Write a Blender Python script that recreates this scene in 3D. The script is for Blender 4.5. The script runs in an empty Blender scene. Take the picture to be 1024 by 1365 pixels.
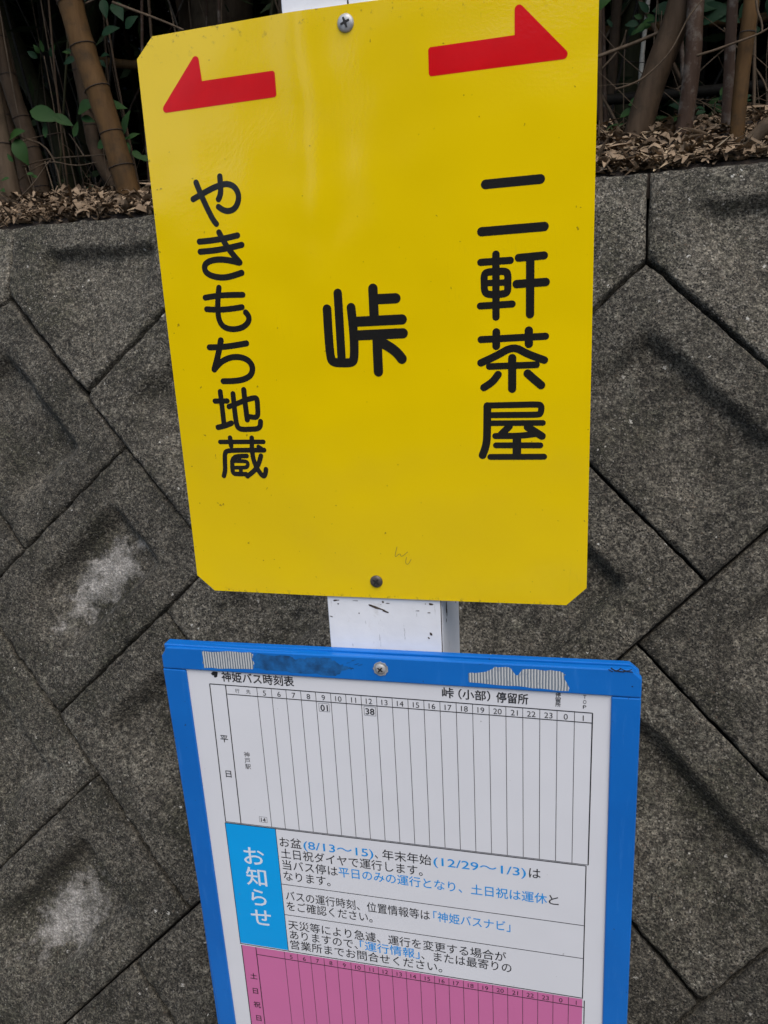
import bpy, bmesh, math, random
import numpy as np
from mathutils import Vector, Matrix, noise
random.seed(7); rng = np.random.default_rng(11)
sc = bpy.context.scene
COL = sc.collection
# ------------------------------------------------------------------ camera
cam_d = bpy.data.cameras.new('camera'); cam = bpy.data.objects.new('camera', cam_d); COL.objects.link(cam)
cam.location = (0.16715, -0.62405, 0.26570)
cam.rotation_euler = (math.radians(73.8368), math.radians(2.9721), math.radians(13.5427))
cam_d.sensor_fit = 'VERTICAL'; cam_d.sensor_height = 36.0; cam_d.sensor_width = 27.0
cam_d.lens = 36.0*1049.9/1365.0
cam_d.clip_start = 0.02; cam_d.clip_end = 800
cam_d.dof.use_dof = True; cam_d.dof.focus_distance = 0.75; cam_d.dof.aperture_fstop = 24
sc.camera = cam
# ------------------------------------------------------------------ sky, sun, exposure
world = bpy.data.worlds.new('World'); sc.world = world; world.use_nodes = True
wn = world.node_tree.nodes; wl = world.node_tree.links; wn.clear()
sky = wn.new('ShaderNodeTexSky'); sky.sky_type = 'NISHITA'; sky.sun_disc = False
SUN_EL, SUN_AZ = 58.0, 150.0        # azimuth clockwise from +Y; the veiled sun stands behind and to the right of the photographer
sky.sun_elevation = math.radians(SUN_EL); sky.sun_rotation = math.radians(SUN_AZ)
sky.air_density = 1.0; sky.dust_density = 2.2; sky.ozone_density = 1.0
bg = wn.new('ShaderNodeBackground'); bg.inputs['Strength'].default_value = 0.14
wo = wn.new('ShaderNodeOutputWorld'); wl.new(sky.outputs[0], bg.inputs[0]); wl.new(bg.outputs[0], wo.inputs[0])
sl = bpy.data.lights.new('sun', 'SUN'); sl.energy = 1.25; sl.angle = math.radians(55); sl.color = (1.0, 0.955, 0.90)
so = bpy.data.objects.new('sun', sl); COL.objects.link(so); so.location = (0, -3, 8)
az = math.radians(SUN_AZ); el = math.radians(SUN_EL)
sd = Vector((math.sin(az)*math.cos(el), math.cos(az)*math.cos(el), math.sin(el)))
so.rotation_euler = sd.to_track_quat('Z', 'Y').to_euler()
sc.view_settings.view_transform = 'Standard'; sc.view_settings.look = 'None'
sc.view_settings.exposure = 0.88; sc.view_settings.gamma = 1.0; sc.view_settings.use_curve_mapping = False
# ------------------------------------------------------------------ helpers
def link(o, parent=None):
    COL.objects.link(o)
    if parent is not None: o.parent = parent
    return o
def mesh_obj(name, verts, faces, mat=None, parent=None, smooth=False, mesh=None):
    if mesh is None:
        mesh = bpy.data.meshes.new(name); mesh.from_pydata([tuple(v) for v in verts], [], [tuple(f) for f in faces]); mesh.update()
        if mat: mesh.materials.append(mat)
        if smooth: mesh.polygons.foreach_set('use_smooth', [True]*len(mesh.polygons))
    o = bpy.data.objects.new(name, mesh)
    return link(o, parent)
def thing(name, label, cat, loc=(0, 0, 0), group=None):
    o = bpy.data.objects.new(name, None); o.location = loc; o.empty_display_size = .05; link(o)
    return tag(o, label, cat, group)
def tag(o, label=None, cat=None, group=None, kind=None):
    if label: o['label'] = label
    if cat: o['category'] = cat
    if group: o['group'] = group
    if kind: o['kind'] = kind
    return o
class NT:
    def __init__(s, name):
        s.m = bpy.data.materials.new(name); s.m.use_nodes = True; s.n = s.m.node_tree.nodes; s.l = s.m.node_tree.links
        s.b = s.n['Principled BSDF']
    def new(s, t, **kw):
        n = s.n.new(t)
        for k, v in kw.items(): setattr(n, k, v)
        return n
    def noise(s, vec, scale, detail=3, rough=.55, dist=0):
        n = s.new('ShaderNodeTexNoise'); s.l.new(vec, n.inputs['Vector'])
        n.inputs['Scale'].default_value = scale; n.inputs['Detail'].default_value = detail
        n.inputs['Roughness'].default_value = rough; n.inputs['Distortion'].default_value = dist
        return n.outputs['Fac']
    def ramp(s, fac, stops, interp='LINEAR'):
        r = s.new('ShaderNodeValToRGB'); r.color_ramp.interpolation = interp; s.l.new(fac, r.inputs[0])
        e = r.color_ramp.elements
        while len(e) < len(stops): e.new(.5)
        for i, (p, c) in enumerate(stops):
            e[i].position = p; e[i].color = (c, c, c, 1) if isinstance(c, (int, float)) else (*c, 1)
        return r.outputs[0]
    def mix(s, fac, a, b, blend='MIX'):
        n = s.new('ShaderNodeMix', data_type='RGBA', blend_type=blend)
        for k, v in ((0, fac), (6, a), (7, b)):
            if isinstance(v, (int, float)): n.inputs[k].default_value = v
            elif isinstance(v, tuple): n.inputs[k].default_value = (*v, 1)
            else: s.l.new(v, n.inputs[k])
        return n.outputs[2]
    def math(s, op, a, b=0.0, clamp=False):
        n = s.new('ShaderNodeMath', operation=op, use_clamp=clamp)
        for k, v in ((0, a), (1, b)):
            if isinstance(v, (int, float)): n.inputs[k].default_value = v
            else: s.l.new(v, n.inputs[k])
        return n.outputs[0]
    def bump(s, h, strength, dist):
        n = s.new('ShaderNodeBump'); s.l.new(h, n.inputs['Height']); n.inputs['Strength'].default_value = strength; n.inputs['Distance'].default_value = dist
        return n
    def set(s, **kw):
        for k, v in kw.items():
            k = k.replace('_', ' ')
            if isinstance(v, (int, float)): s.b.inputs[k].default_value = v
            elif isinstance(v, tuple): s.b.inputs[k].default_value = (*v, 1)
            else: s.l.new(v, s.b.inputs[k])
        return s
def obj_vec(t, randomise=False):
    tc = t.new('ShaderNodeTexCoord'); v = tc.outputs['Object']
    if randomise:
        oi = t.new('ShaderNodeObjectInfo'); k = t.new('ShaderNodeVectorMath', operation='SCALE')
        cmb = t.new('ShaderNodeCombineXYZ')
        t.l.new(oi.outputs['Random'], cmb.inputs[0]); t.l.new(t.math('FRACT', t.math('MULTIPLY', oi.outputs['Random'], 7.3)), cmb.inputs[1])
        t.l.new(cmb.outputs[0], k.inputs[0]); k.inputs['Scale'].default_value = 40
        a = t.new('ShaderNodeVectorMath', operation='ADD'); t.l.new(v, a.inputs[0]); t.l.new(k.outputs[0], a.inputs[1])
        return a.outputs[0], v, oi.outputs['Random']
    return v
# ------------------------------------------------------------------ materials
def m_concrete():
    t = NT('weathered_concrete'); v, loc, rnd = obj_vec(t, True)
    blotch = t.noise(v, 9, 5, .62); mid = t.noise(v, 45, 5, .7); grain = t.noise(v, 300, 4, .75); clump = t.noise(v, 125, 4, .72)
    base = t.ramp(blotch, [(.32, (.034, .031, .025)), (.5, (.066, .061, .051)), (.68, (.125, .115, .096))])
    base = t.mix(t.ramp(mid, [(.42, 0.), (.62, .75)]), base, (.118, .110, .092))
    ms = t.new('ShaderNodeMapping'); t.l.new(v, ms.inputs[0]); ms.inputs['Scale'].default_value = (1, .16, 1)
    base = t.mix(t.ramp(t.noise(ms.outputs[0], 22, 5, .65), [(.50, 0.), (.66, .6)]), base, (.032, .030, .023))
    lic = t.math('MULTIPLY', t.ramp(t.noise(v, 3.1, 3, .6), [(.52, 0.), (.62, 1.)]), t.ramp(t.noise(v, 52, 5, .75), [(.50, 0.), (.60, .55)]))
    base = t.mix(lic, base, (.19, .185, .16))
    # moss and soot darkening in patches
    base = t.mix(t.ramp(t.noise(v, 6.5, 5, .75), [(.47, 0.), (.64, .75)]), base, (.030, .030, .020))
    g = t.ramp(grain, [(.32, .22), (.5, .92), (.66, 2.3)])
    base = t.mix(1.0, base, g, 'MULTIPLY'); base = t.mix(1.0, base, t.ramp(clump, [(.34, .34), (.5, .95), (.66, 2.05)]), 'MULTIPLY')
    vo = t.new('ShaderNodeTexVoronoi'); t.l.new(v, vo.inputs['Vector']); vo.inputs['Scale'].default_value = 270
    sep = t.new('ShaderNodeSeparateColor'); t.l.new(vo.outputs['Color'], sep.inputs[0])
    cell = t.math('GREATER_THAN', sep.outputs[0], .86); near = t.math('LESS_THAN', vo.outputs['Distance'], .42)
    base = t.mix(t.math('MULTIPLY', t.math('MULTIPLY', cell, near), .8), base, t.mix(sep.outputs[1], (.10, .075, .055), (.27, .26, .24)))
    vo3 = t.new('ShaderNodeTexVoronoi'); t.l.new(v, vo3.inputs['Vector']); vo3.inputs['Scale'].default_value = 330
    sep3 = t.new('ShaderNodeSeparateColor'); t.l.new(vo3.outputs['Color'], sep3.inputs[0])
    base = t.mix(t.math('MULTIPLY', t.math('GREATER_THAN', sep3.outputs[2], .80), t.math('LESS_THAN', vo3.outputs['Distance'], .45)), base, (.016, .015, .013))
    vo2 = t.new('ShaderNodeTexVoronoi'); t.l.new(v, vo2.inputs['Vector']); vo2.inputs['Scale'].default_value = 85
    sep2 = t.new('ShaderNodeSeparateColor'); t.l.new(vo2.outputs['Color'], sep2.inputs[0])
    c2 = t.math('MULTIPLY', t.math('GREATER_THAN', sep2.outputs[0], .93), t.math('LESS_THAN', vo2.outputs['Distance'], t.math('ADD', t.math('MULTIPLY', sep2.outputs[1], .26), t.math('MULTIPLY', t.math('SUBTRACT', t.noise(v, 420, 2, .6), .55), .9))))
    base = t.mix(c2, base, (.50, .49, .46))
    fl = t.ramp(t.noise(v, 210, 3, .8, 1.2), [(.60, 0.), (.64, .85)]); base = t.mix(fl, base, t.mix(t.noise(v, 30, 2, .5), (.17, .15, .12), (.30, .29, .27)))
    pit = t.ramp(t.noise(v, 150, 3, .75), [(.30, .85), (.37, 0.)]); base = t.mix(pit, base, (.012, .011, .009))
    # brightness from block to block
    base = t.mix(1.0, base, t.ramp(rnd, [(0, .74), (1, 1.08)]), 'MULTIPLY')
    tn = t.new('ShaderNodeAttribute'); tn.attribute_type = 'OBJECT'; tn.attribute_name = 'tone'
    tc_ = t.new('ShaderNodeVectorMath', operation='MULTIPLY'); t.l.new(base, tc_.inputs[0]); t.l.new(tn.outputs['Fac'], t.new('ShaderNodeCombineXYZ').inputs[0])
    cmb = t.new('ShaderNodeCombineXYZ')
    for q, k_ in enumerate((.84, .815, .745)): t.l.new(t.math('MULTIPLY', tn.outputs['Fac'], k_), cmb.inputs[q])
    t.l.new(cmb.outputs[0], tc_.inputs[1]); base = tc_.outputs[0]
    # pale lime wash worn into the hollow of a few blocks (object property worn)
    at = t.new('ShaderNodeAttribute'); at.attribute_type = 'OBJECT'; at.attribute_name = 'worn'
    mp = t.new('ShaderNodeMapping'); t.l.new(loc, mp.inputs[0]); mp.vector_type = 'TEXTURE'
    mp.inputs['Location'].default_value = (.008, .0, 0); mp.inputs['Rotation'].default_value = (0, 0, math.radians(48)); mp.inputs['Scale'].default_value = (.098, .050, 1)
    wp = t.new('ShaderNodeVectorMath', operation='LENGTH'); 
    flat = t.new('ShaderNodeVectorMath', operation='MULTIPLY'); t.l.new(mp.outputs[0], flat.inputs[0]); flat.inputs[1].default_value = (1, 1, 0)
    t.l.new(flat.outputs[0], wp.inputs[0])
    dd = t.math('ADD', wp.outputs['Value'], t.math('MULTIPLY', t.math('SUBTRACT', t.noise(v, 26, 6, .75), .5), 3.2))
    mask = t.math('MULTIPLY', t.ramp(dd, [(.30, .95), (1.25, 0.)]), at.outputs['Fac'])
    pale = t.mix(t.ramp(t.noise(v, 60, 4, .7), [(.3, 0.), (.7, 1.)]), (.15, .14, .12), (.33, .31, .275))
    pale = t.mix(.6, pale, t.mix(1.0, pale, g, 'MULTIPLY'))
    base = t.mix(mask, base, pale)
    h = t.math('ADD', t.math('MULTIPLY', grain, .8), t.math('MULTIPLY', t.math('SUBTRACT', .5, vo.outputs['Distance']), .5))
    h = t.math('ADD', h, t.math('MULTIPLY', t.noise(v, 90, 4, .6), .8))
    h = t.math('ADD', h, t.math('MULTIPLY', clump, 1.3)); bp = t.bump(h, .9, .0032)
    t.set(Base_Color=base, Roughness=.9, Normal=bp.outputs[0]); t.b.inputs['Specular IOR Level'].default_value = .25
    return t.m
def simple(name, col, rough=.5, metal=0, var=.0, scale=20, spec=.5, coat=0, bump=0):
    t = NT(name)
    if var or bump:
        v = obj_vec(t); f = t.noise(v, scale, 4, .6)
    if var:
        c = t.mix(t.ramp(f, [(.3, 0.), (.7, 1.)]), tuple(x*(1-var) for x in col), tuple(min(1, x*(1+var*.6)) for x in col)); t.set(Base_Color=c)
    else: t.set(Base_Color=col)
    if bump: t.set(Normal=t.bump(f, .5, bump).outputs[0])
    t.set(Roughness=rough, Metallic=metal, Specular_IOR_Level=spec, Coat_Weight=coat)
    return t.m
def m_yellow():
    t = NT('yellow_enamel_film'); v = obj_vec(t)
    c = t.mix(t.ramp(t.noise(v, 3.5, 3, .5), [(.35, 0.), (.65, 1.)]), (.655, .448, .0), (.705, .490, .0))
    # grime specks and the dirt line along the edges
    sp = t.ramp(t.noise(v, 210, 2, .5), [(.735, 0.), (.76, 1.)]); c = t.mix(t.math('MULTIPLY', sp, .6), c, (.10, .07, .01))
    sep = t.new('ShaderNodeSeparateXYZ'); t.l.new(v, sep.inputs[0])
    top = t.math('MULTIPLY', t.ramp(t.math('SUBTRACT', sep.outputs[2], .436), [(0., 0.), (.022, 1.)]), t.ramp(t.noise(v, 160, 4, .65), [(.60, 0.), (.68, .6)]))
    bot = t.math('MULTIPLY', t.ramp(sep.outputs[2], [(.0, 1.), (.0035, 0.)]), t.ramp(t.noise(v, 260, 4, .65), [(.56, 0.), (.66, .7)]))
    c = t.mix(t.math('MAXIMUM', top, bot), c, (.085, .062, .02))
    mp = t.new('ShaderNodeMapping'); t.l.new(v, mp.inputs[0]); mp.inputs['Rotation'].default_value = (0, .7, 0); mp.inputs['Scale'].default_value = (14, 1, .9)
    scr = t.ramp(t.noise(mp.outputs[0], 16, 2, .4), [(.485, 0.), (.497, 1.), (.503, 1.), (.515, 0.)])
    scr = t.math('MULTIPLY', scr, t.ramp(t.noise(v, 9, 2, .5), [(.6, 0.), (.7, .12)]))
    c = t.mix(scr, c, (.36, .27, .02))
    hb = t.math('ADD', t.math('MULTIPLY', t.noise(v, 7, 2, .5), 1.0), t.math('MULTIPLY', t.noise(v, 420, 2, .5), .012))
    t.set(Base_Color=c, Roughness=.13, Normal=t.bump(hb, .5, .009).outputs[0], Specular_IOR_Level=.45)
    return t.m
def m_film(name, col, spec=.5, rough=.22):
    t = NT(name); v = obj_vec(t)
    c = t.mix(t.ramp(t.noise(v, 40, 4, .6), [(.4, 0.), (.7, 1.)]), tuple(x*.9 for x in col), col)
    hb = t.math('ADD', t.noise(v, 7, 2, .5), t.math('MULTIPLY', t.noise(v, 220, 3, .6), .03))
    t.set(Base_Color=c, Roughness=rough, Normal=t.bump(hb, .5, .006).outputs[0], Specular_IOR_Level=spec); return t.m
def m_blue():
    t = NT('blue_painted_metal'); v = obj_vec(t)
    c = t.mix(t.ramp(t.noise(v, 6, 4, .6), [(.35, 0.), (.7, 1.)]), (.0, .105, .385), (.002, .132, .455))
    mp = t.new('ShaderNodeMapping'); t.l.new(v, mp.inputs[0]); mp.inputs['Scale'].default_value = (20, 20, 2.2)
    c = t.mix(t.ramp(t.noise(mp.outputs[0], 9, 4, .7), [(.58, 0.), (.8, .30)]), c, (.05, .21, .56))
    c = t.mix(t.ramp(t.noise(v, 230, 2, .5), [(.72, 0.), (.75, .7)]), c, (.02, .03, .06))
    t.set(Base_Color=c, Roughness=.36, Normal=t.bump(t.noise(v, 180, 3, .6), .25, .0006).outputs[0], Specular_IOR_Level=.45); return t.m
def m_white():
    t = NT('chalky_white_paint'); v = obj_vec(t)
    c = t.mix(t.ramp(t.noise(v, 12, 4, .6), [(.35, 0.), (.7, 1.)]), (.60, .60, .60), (.70, .70, .70))
    mp = t.new('ShaderNodeMapping'); t.l.new(v, mp.inputs[0]); mp.inputs['Scale'].default_value = (1, 1, .22)
    c = t.mix(t.ramp(t.noise(mp.outputs[0], 170, 4, .7), [(.66, 0.), (.73, .6)]), c, (.17, .16, .14))
    c = t.mix(t.ramp(t.noise(v, 60, 5, .7), [(.62, 0.), (.72, .35)]), c, (.38, .36, .32))
    t.set(Base_Color=c, Roughness=.55, Normal=t.bump(t.noise(v, 90, 4, .6), .3, .001).outputs[0]); return t.m
def m_paper(name, col):
    t = NT(name); v = obj_vec(t)
    c = t.mix(t.ramp(t.noise(v, 5, 3, .5), [(.35, 0.), (.7, 1.)]), tuple(x*.965 for x in col), col)
    c = t.mix(t.ramp(t.noise(v, 190, 2, .5), [(.745, 0.), (.765, .55)]), c, (.25, .24, .22))
    t.set(Base_Color=c, Roughness=.32, Normal=t.bump(t.noise(v, 11, 2, .5), .35, .004).outputs[0], Specular_IOR_Level=.35); return t.m
def m_tape():
    t = NT('grey_striped_tape'); v = obj_vec(t)
    w = t.new('ShaderNodeTexWave'); w.bands_direction = 'X'; t.l.new(v, w.inputs['Vector']); w.inputs['Scale'].default_value = 125; w.inputs['Distortion'].default_value = .9; w.inputs['Detail'].default_value = 1
    c = t.mix(t.ramp(w.outputs['Fac'], [(.25, 0.), (.6, 1.)]), (.11, .14, .17), (.46, .46, .44))
    c = t.mix(t.ramp(t.noise(v, 140, 4, .7), [(.55, 0.), (.7, .7)]), c, (.16, .19, .23))
    t.set(Base_Color=c, Roughness=.7, Normal=t.bump(w.outputs['Fac'], .5, .0006).outputs[0]); return t.m
def m_culm(name, c1, c2, sp=(.02, .016, .01)):
    t = NT(name); v, loc, rnd = obj_vec(t, True)
    mp = t.new('ShaderNodeMapping'); t.l.new(v, mp.inputs[0]); mp.inputs['Scale'].default_value = (1, 1, .16)
    c = t.mix(t.ramp(t.noise(mp.outputs[0], 70, 4, .65), [(.3, 0.), (.7, 1.)]), c1, c2)
    c = t.mix(t.ramp(t.noise(v, 28, 5, .7), [(.5, 0.), (.72, .7)]), c, sp)
    t.set(Base_Color=c, Roughness=.72, Normal=t.bump(t.noise(mp.outputs[0], 120, 3, .6), .6, .0015).outputs[0], Specular_IOR_Level=.12); return t.m
def m_leaf(name, c1, c2, rough=.4, trans=0):
    t = NT(name); g = t.new('ShaderNodeNewGeometry'); v = obj_vec(t)
    c = t.mix(g.outputs['Random Per Island'], c1, c2)
    c = t.mix(t.ramp(t.noise(v, 60, 3, .6), [(.4, 0.), (.7, .4)]), c, tuple(x*.55 for x in c1))
    t.set(Base_Color=c, Roughness=rough, Specular_IOR_Level=.12); return t.m
M = dict(
 concrete=m_concrete(), mortar=simple('dark_joint_filling', (.02, .019, .017), .95, var=.4, scale=60),
 yellow=m_yellow(), black=m_film('black_lettering_film', (.012, .011, .010)), red=m_film('red_arrow_film', (.56, .002, .004), spec=.25),
 edge=simple('cut_aluminium_edge', (.62, .6, .52), .45, .3, var=.3, scale=80), blue=m_blue(), white=m_white(),
 paper=m_paper('laminated_white_paper', (.61, .605, .605)), pink=m_paper('pink_printed_paper', (.515, .135, .285)), cyan=m_paper('cyan_printed_panel', (.0, .30, .66)),
 ink=simple('black_printing_ink', (.010, .010, .012), .45), line=simple('thin_ruled_line_ink', (.02, .02, .025), .5), blueink=simple('blue_printing_ink', (.0, .24, .60), .45),
 whiteink=simple('white_print', (.60, .64, .68), .4), tape=m_tape(), residue=simple('dark_blue_tape_residue', (.004, .085, .25), .55, var=.5, scale=120),
 steel=simple('dull_screw_steel', (.36, .355, .34), .45, .35, var=.35, scale=200), darksteel=simple('rusted_screw_steel', (.085, .07, .06), .5, .5, var=.5, scale=200), shade_pen=simple('recess_shade_pen_black', (.008, .007, .006), .8),  # last black stands for shade in screw recesses and inks pen marks
 rust=simple('rust_and_dirt_line', (.045, .03, .02), .9, var=.5, scale=150),
 soil=simple('brown_bank_soil', (.028, .018, .011), .95, var=.6, scale=30, bump=.01),
 asphalt=simple('asphalt', (.09, .09, .092), .9, var=.3, scale=40), paint=simple('white_road_paint', (.6, .6, .58), .7, var=.15),
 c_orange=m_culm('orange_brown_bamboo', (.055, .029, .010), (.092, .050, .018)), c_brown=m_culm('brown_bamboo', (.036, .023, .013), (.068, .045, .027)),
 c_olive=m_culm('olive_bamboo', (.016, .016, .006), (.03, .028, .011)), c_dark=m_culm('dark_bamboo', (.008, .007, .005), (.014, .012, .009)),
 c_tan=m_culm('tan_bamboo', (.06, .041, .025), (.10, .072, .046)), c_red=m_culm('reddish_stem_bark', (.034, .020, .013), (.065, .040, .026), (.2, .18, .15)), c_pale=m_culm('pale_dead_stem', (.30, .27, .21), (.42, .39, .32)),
 node=simple('dark_node_ring', (.022, .013, .007), .8, var=.3, scale=90), twig=m_culm('dry_twig_bark', (.06, .042, .026), (.12, .088, .058)),
 leaf=m_leaf('glossy_green_leaf', (.010, .030, .007), (.026, .062, .013), .6), darkleaf=m_leaf('dark_green_leaf', (.006, .022, .009), (.011, .034, .013), .6), redleaf=simple('red_leaf', (.42, .035, .03), .5, var=.3, scale=60),
 litter=m_leaf('dry_leaf_litter', (.060, .040, .024), (.31, .225, .145), .8), drystrip=m_leaf('pale_bamboo_sheath', (.22, .16, .10), (.40, .31, .20), .7), canopy=m_leaf('canopy_foliage', (.012, .026, .008), (.03, .05, .014), .6),
 under=m_leaf('undergrowth_leaf', (.012, .022, .008), (.035, .05, .018), .7),
 hill=simple('reflection_hill_green', (.030, .042, .018), .95, var=.5, scale=.6),
)
# ------------------------------------------------------------------ ground, road, added unseen hill for the plate reflections
def grid_sheet(name, x0, x1, y0, y1, nx, ny, zf, mat):
    xs = np.linspace(x0, x1, nx); ys = np.linspace(y0, y1, ny)
    vs = [(x, y, zf(x, y)) for y in ys for x in xs]
    fs = [(j*nx+i, j*nx+i+1, (j+1)*nx+i+1, (j+1)*nx+i) for j in range(ny-1) for i in range(nx-1)]
    return mesh_obj(name, vs, fs, mat, smooth=True)
GZ = -1.52
g = grid_sheet('ground', -300, 300, -300, 300, 2, 2, lambda x, y: GZ-.012, simple('grassy_ground', (.05, .06, .03), .95, var=.4, scale=2)); tag(g, kind='structure')
g = grid_sheet('road', -120, 120, -6.5, -.9, 2, 2, lambda x, y: GZ-.004, M['asphalt']); tag(g, kind='structure')
g = grid_sheet('pavement', -120, 120, -.9, .1, 2, 2, lambda x, y: GZ+.1, simple('concrete_pavement', (.16, .155, .145), .9, var=.25, scale=12)); tag(g, kind='structure')
kv = [(-120, -.93, GZ-.01), (120, -.93, GZ-.01), (120, -.93, GZ+.104), (-120, -.93, GZ+.104), (-120, -.9, GZ+.104), (120, -.9, GZ+.104), (120, -.9, GZ-.01), (-120, -.9, GZ-.01)]
g = mesh_obj('kerb', kv, [(0, 1, 2, 3), (3, 2, 5, 4), (4, 5, 6, 7)], simple('kerb_stone', (.28, .275, .26), .85, var=.2)); tag(g, kind='structure')
g = grid_sheet('road_marking', -120, 120, -3.8, -3.68, 2, 2, lambda x, y: GZ, M['paint']); tag(g, kind='structure')
def prof(x, y):
    q = x/max(.01, -y/12.0)           # bearing from the stop; gap shaped to reflect a sky streak in the plate
    q = max(-12, min(12, q)); open_left = 1/(1+math.exp(-(q+5.3)/.12)); gap = math.exp(-((q+4.05)/.42)**2)
    return (.62+.38*open_left)*(1-.97*gap)
def hillz(x, y):
    d = max(0, -y-9); s = 1/(1+math.exp(-(x+9)/5.0))
    return GZ-.3+min(d*2.0, 6.5)*prof(x, y)+noise.noise(Vector((x*.12, y*.12, 0)))*1.5*min(1, d/4)+noise.noise(Vector((x*.5, y*.5, 3)))*.8*min(1, d/4)
g = grid_sheet('reflection_hill', -70, 70, -40, -9, 420, 32, hillz, M['hill']); tag(g, kind='structure')  # out of view; added so the plate mirrors its dark mass
# ------------------------------------------------------------------ retaining wall of diagonal concrete blocks
YAW = -0.0360; LEAN = 0.3910
HOR = Vector((math.cos(YAW), math.sin(YAW), 0)); BACK = Vector((-math.sin(YAW), math.cos(YAW), 0))
UPW = BACK*math.sin(LEAN)+Vector((0, 0, math.cos(LEAN))); NRM = HOR.cross(UPW)
W0 = Vector((-0.60790, 0.58920, 0.01664)); BA, BB = 0.2704, 0.3995; S2 = math.sqrt(.5)
TOPY = .431
wall = thing('retaining_wall', 'dark weathered retaining wall of hollow faced concrete blocks laid diagonally behind the signs', 'retaining wall', W0)
wall.matrix_world = Matrix(((HOR.x, UPW.x, NRM.x, W0.x), (HOR.y, UPW.y, NRM.y, W0.y), (HOR.z, UPW.z, NRM.z, W0.z), (0, 0, 0, 1)))
def uv2w(u, v):     # lattice (u right-down, v right-up) to wall plane x,y
    u -= BB; v -= BA
    return ((u+v)*S2, (v-u)*S2)
def block_mesh(poly, margins, seed, D=.029, step=.0052):
    """poly: convex ccw polygon (wall x,y) centred; face is dished, edges rounded"""
    P = [Vector((x, y)) for x, y in poly]; n = len(P); gap = .0021
    E = []
    for i in range(n):
        a, b = P[i], P[(i+1) % n]; d = (b-a).normalized(); nn = Vector((-d.y, d.x))   # inward
        E.append((a+nn*gap, nn))
    d0 = (P[1]-P[0]).normalized(); ang = math.atan2(d0.y, d0.x)
    if n == 5: ang = 0
    ca, sa = math.cos(ang), math.sin(ang)
    R = [(p.x*ca+p.y*sa, -p.x*sa+p.y*ca) for p in P]
    x0, x1 = min(r[0] for r in R), max(r[0] for r in R); y0, y1 = min(r[1] for r in R), max(r[1] for r in R)
    nx, ny = int((x1-x0)/step)+1, int((y1-y0)/step)+1
    bm = bmesh.new(); vs = []
    for j in range(ny+1):
        for i in range(nx+1):
            X = x0+(x1-x0)*i/nx; Y = y0+(y1-y0)*j/ny
            vs.append(bm.verts.new((X*ca-Y*sa, X*sa+Y*ca, 0)))
    for j in range(ny):
        for i in range(nx):
            k = j*(nx+1)+i; bm.faces.new((vs[k], vs[k+1], vs[k+nx+2], vs[k+nx+1]))
    for (a, nn) in E:
        for off in (0, .0018, .0045, .009):
            co = a+nn*off
            bmesh.ops.bisect_plane(bm, geom=bm.verts[:]+bm.edges[:]+bm.faces[:], dist=1e-6, plane_co=(co.x, co.y, 0), plane_no=(-nn.x, -nn.y, 0), clear_outer=(off == 0))
    so = Vector((seed*13.1, seed*7.7, seed*3.3))
    bord = [e for e in bm.edges if e.is_boundary]
    ret = bmesh.ops.extrude_edge_only(bm, edges=bord)
    low = {v for v in ret['geom'] if isinstance(v, bmesh.types.BMVert)}
    for v in bm.verts:
        p = Vector((v.co.x, v.co.y)); q3 = Vector((p.x, p.y, 0))+so
        if v in low:
            v.co.z = -.07; continue
        dmin = min((p-a).dot(nn) for a, nn in E)
        wob = .0035*noise.noise(q3*40)+.0025*noise.noise(q3*110)
        de = max(0., dmin+wob*min(1, 1))
        h = 0
        r = .0075
        if de < r: h -= r*.75*(1-math.sqrt(max(0, 1-(1-de/r)**2)))
        dv = min((p-q_).length for q_ in P)+.006*noise.noise(q3*60)
        if dv < .020: h -= (.020-dv)*.30
        f = 1.0
        for (a, nn), (mg, w) in zip(E, margins):
            d = (p-a).dot(nn)-mg+.006*noise.noise(q3*14+Vector((0, 0, 5)))
            s = max(0, min(1, d/w)); f *= s*s*(3-2*s)
        h -= D*f
        h += .0030*noise.noise(q3*11)+.0016*noise.noise(q3*33)+.0011*noise.noise(q3*85)+.0007*noise.noise(q3*170)
        v.co.z = h
        if dmin < .0003:
            j = .0013*noise.noise(q3*28+Vector((9, 0, 0)))+.0008*noise.noise(q3*90)
            v.co.x += j; v.co.y += j
    bmesh.ops.recalc_face_normals(bm, faces=bm.faces)
    me = bpy.data.meshes.new('concrete_block'); bm.to_mesh(me); bm.free()
    me.materials.append(M['concrete']); me.polygons.foreach_set('use_smooth', [True]*len(me.polygons))
    return me
def rect(hu, hv):    # half sizes along u and v, ccw in x,y  (u=(1,-1)/s2, v=(1,1)/s2)
    f = lambda u, v: ((u+v)*S2, (v-u)*S2)
    return [f(-hu, -hv), f(hu, -hv), f(hu, hv), f(-hu, hv)]
pw = BA*S2
pent = [(0, -(.431-.105)/2), (pw, -(.431-.105)/2+pw), (pw, (.431-.105)/2), (-pw, (.431-.105)/2), (-pw, -(.431-.105)/2+pw)]
mg = .058
MESH = {'H': [block_mesh(rect(BB/2, BA/2), ((.030, .085), (.050, .045), (.060, .023), (.060, .034)), s) for s in (1, 2, 3)],
        'V': [block_mesh(rect(BA/2, BB/2), ((.040, .12), (.055, .028), (.075, .018), (.050, .034)), s) for s in (4, 5, 6)],
        'P': [block_mesh(pent, ((.03, .085), (.060, .035), (.050, .018), (.062, .035), (.03, .085)), s, D=.024) for s in (7, 8)]}
XMIN, XMAX, YMIN = -1.55, 2.45, -1.75
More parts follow.
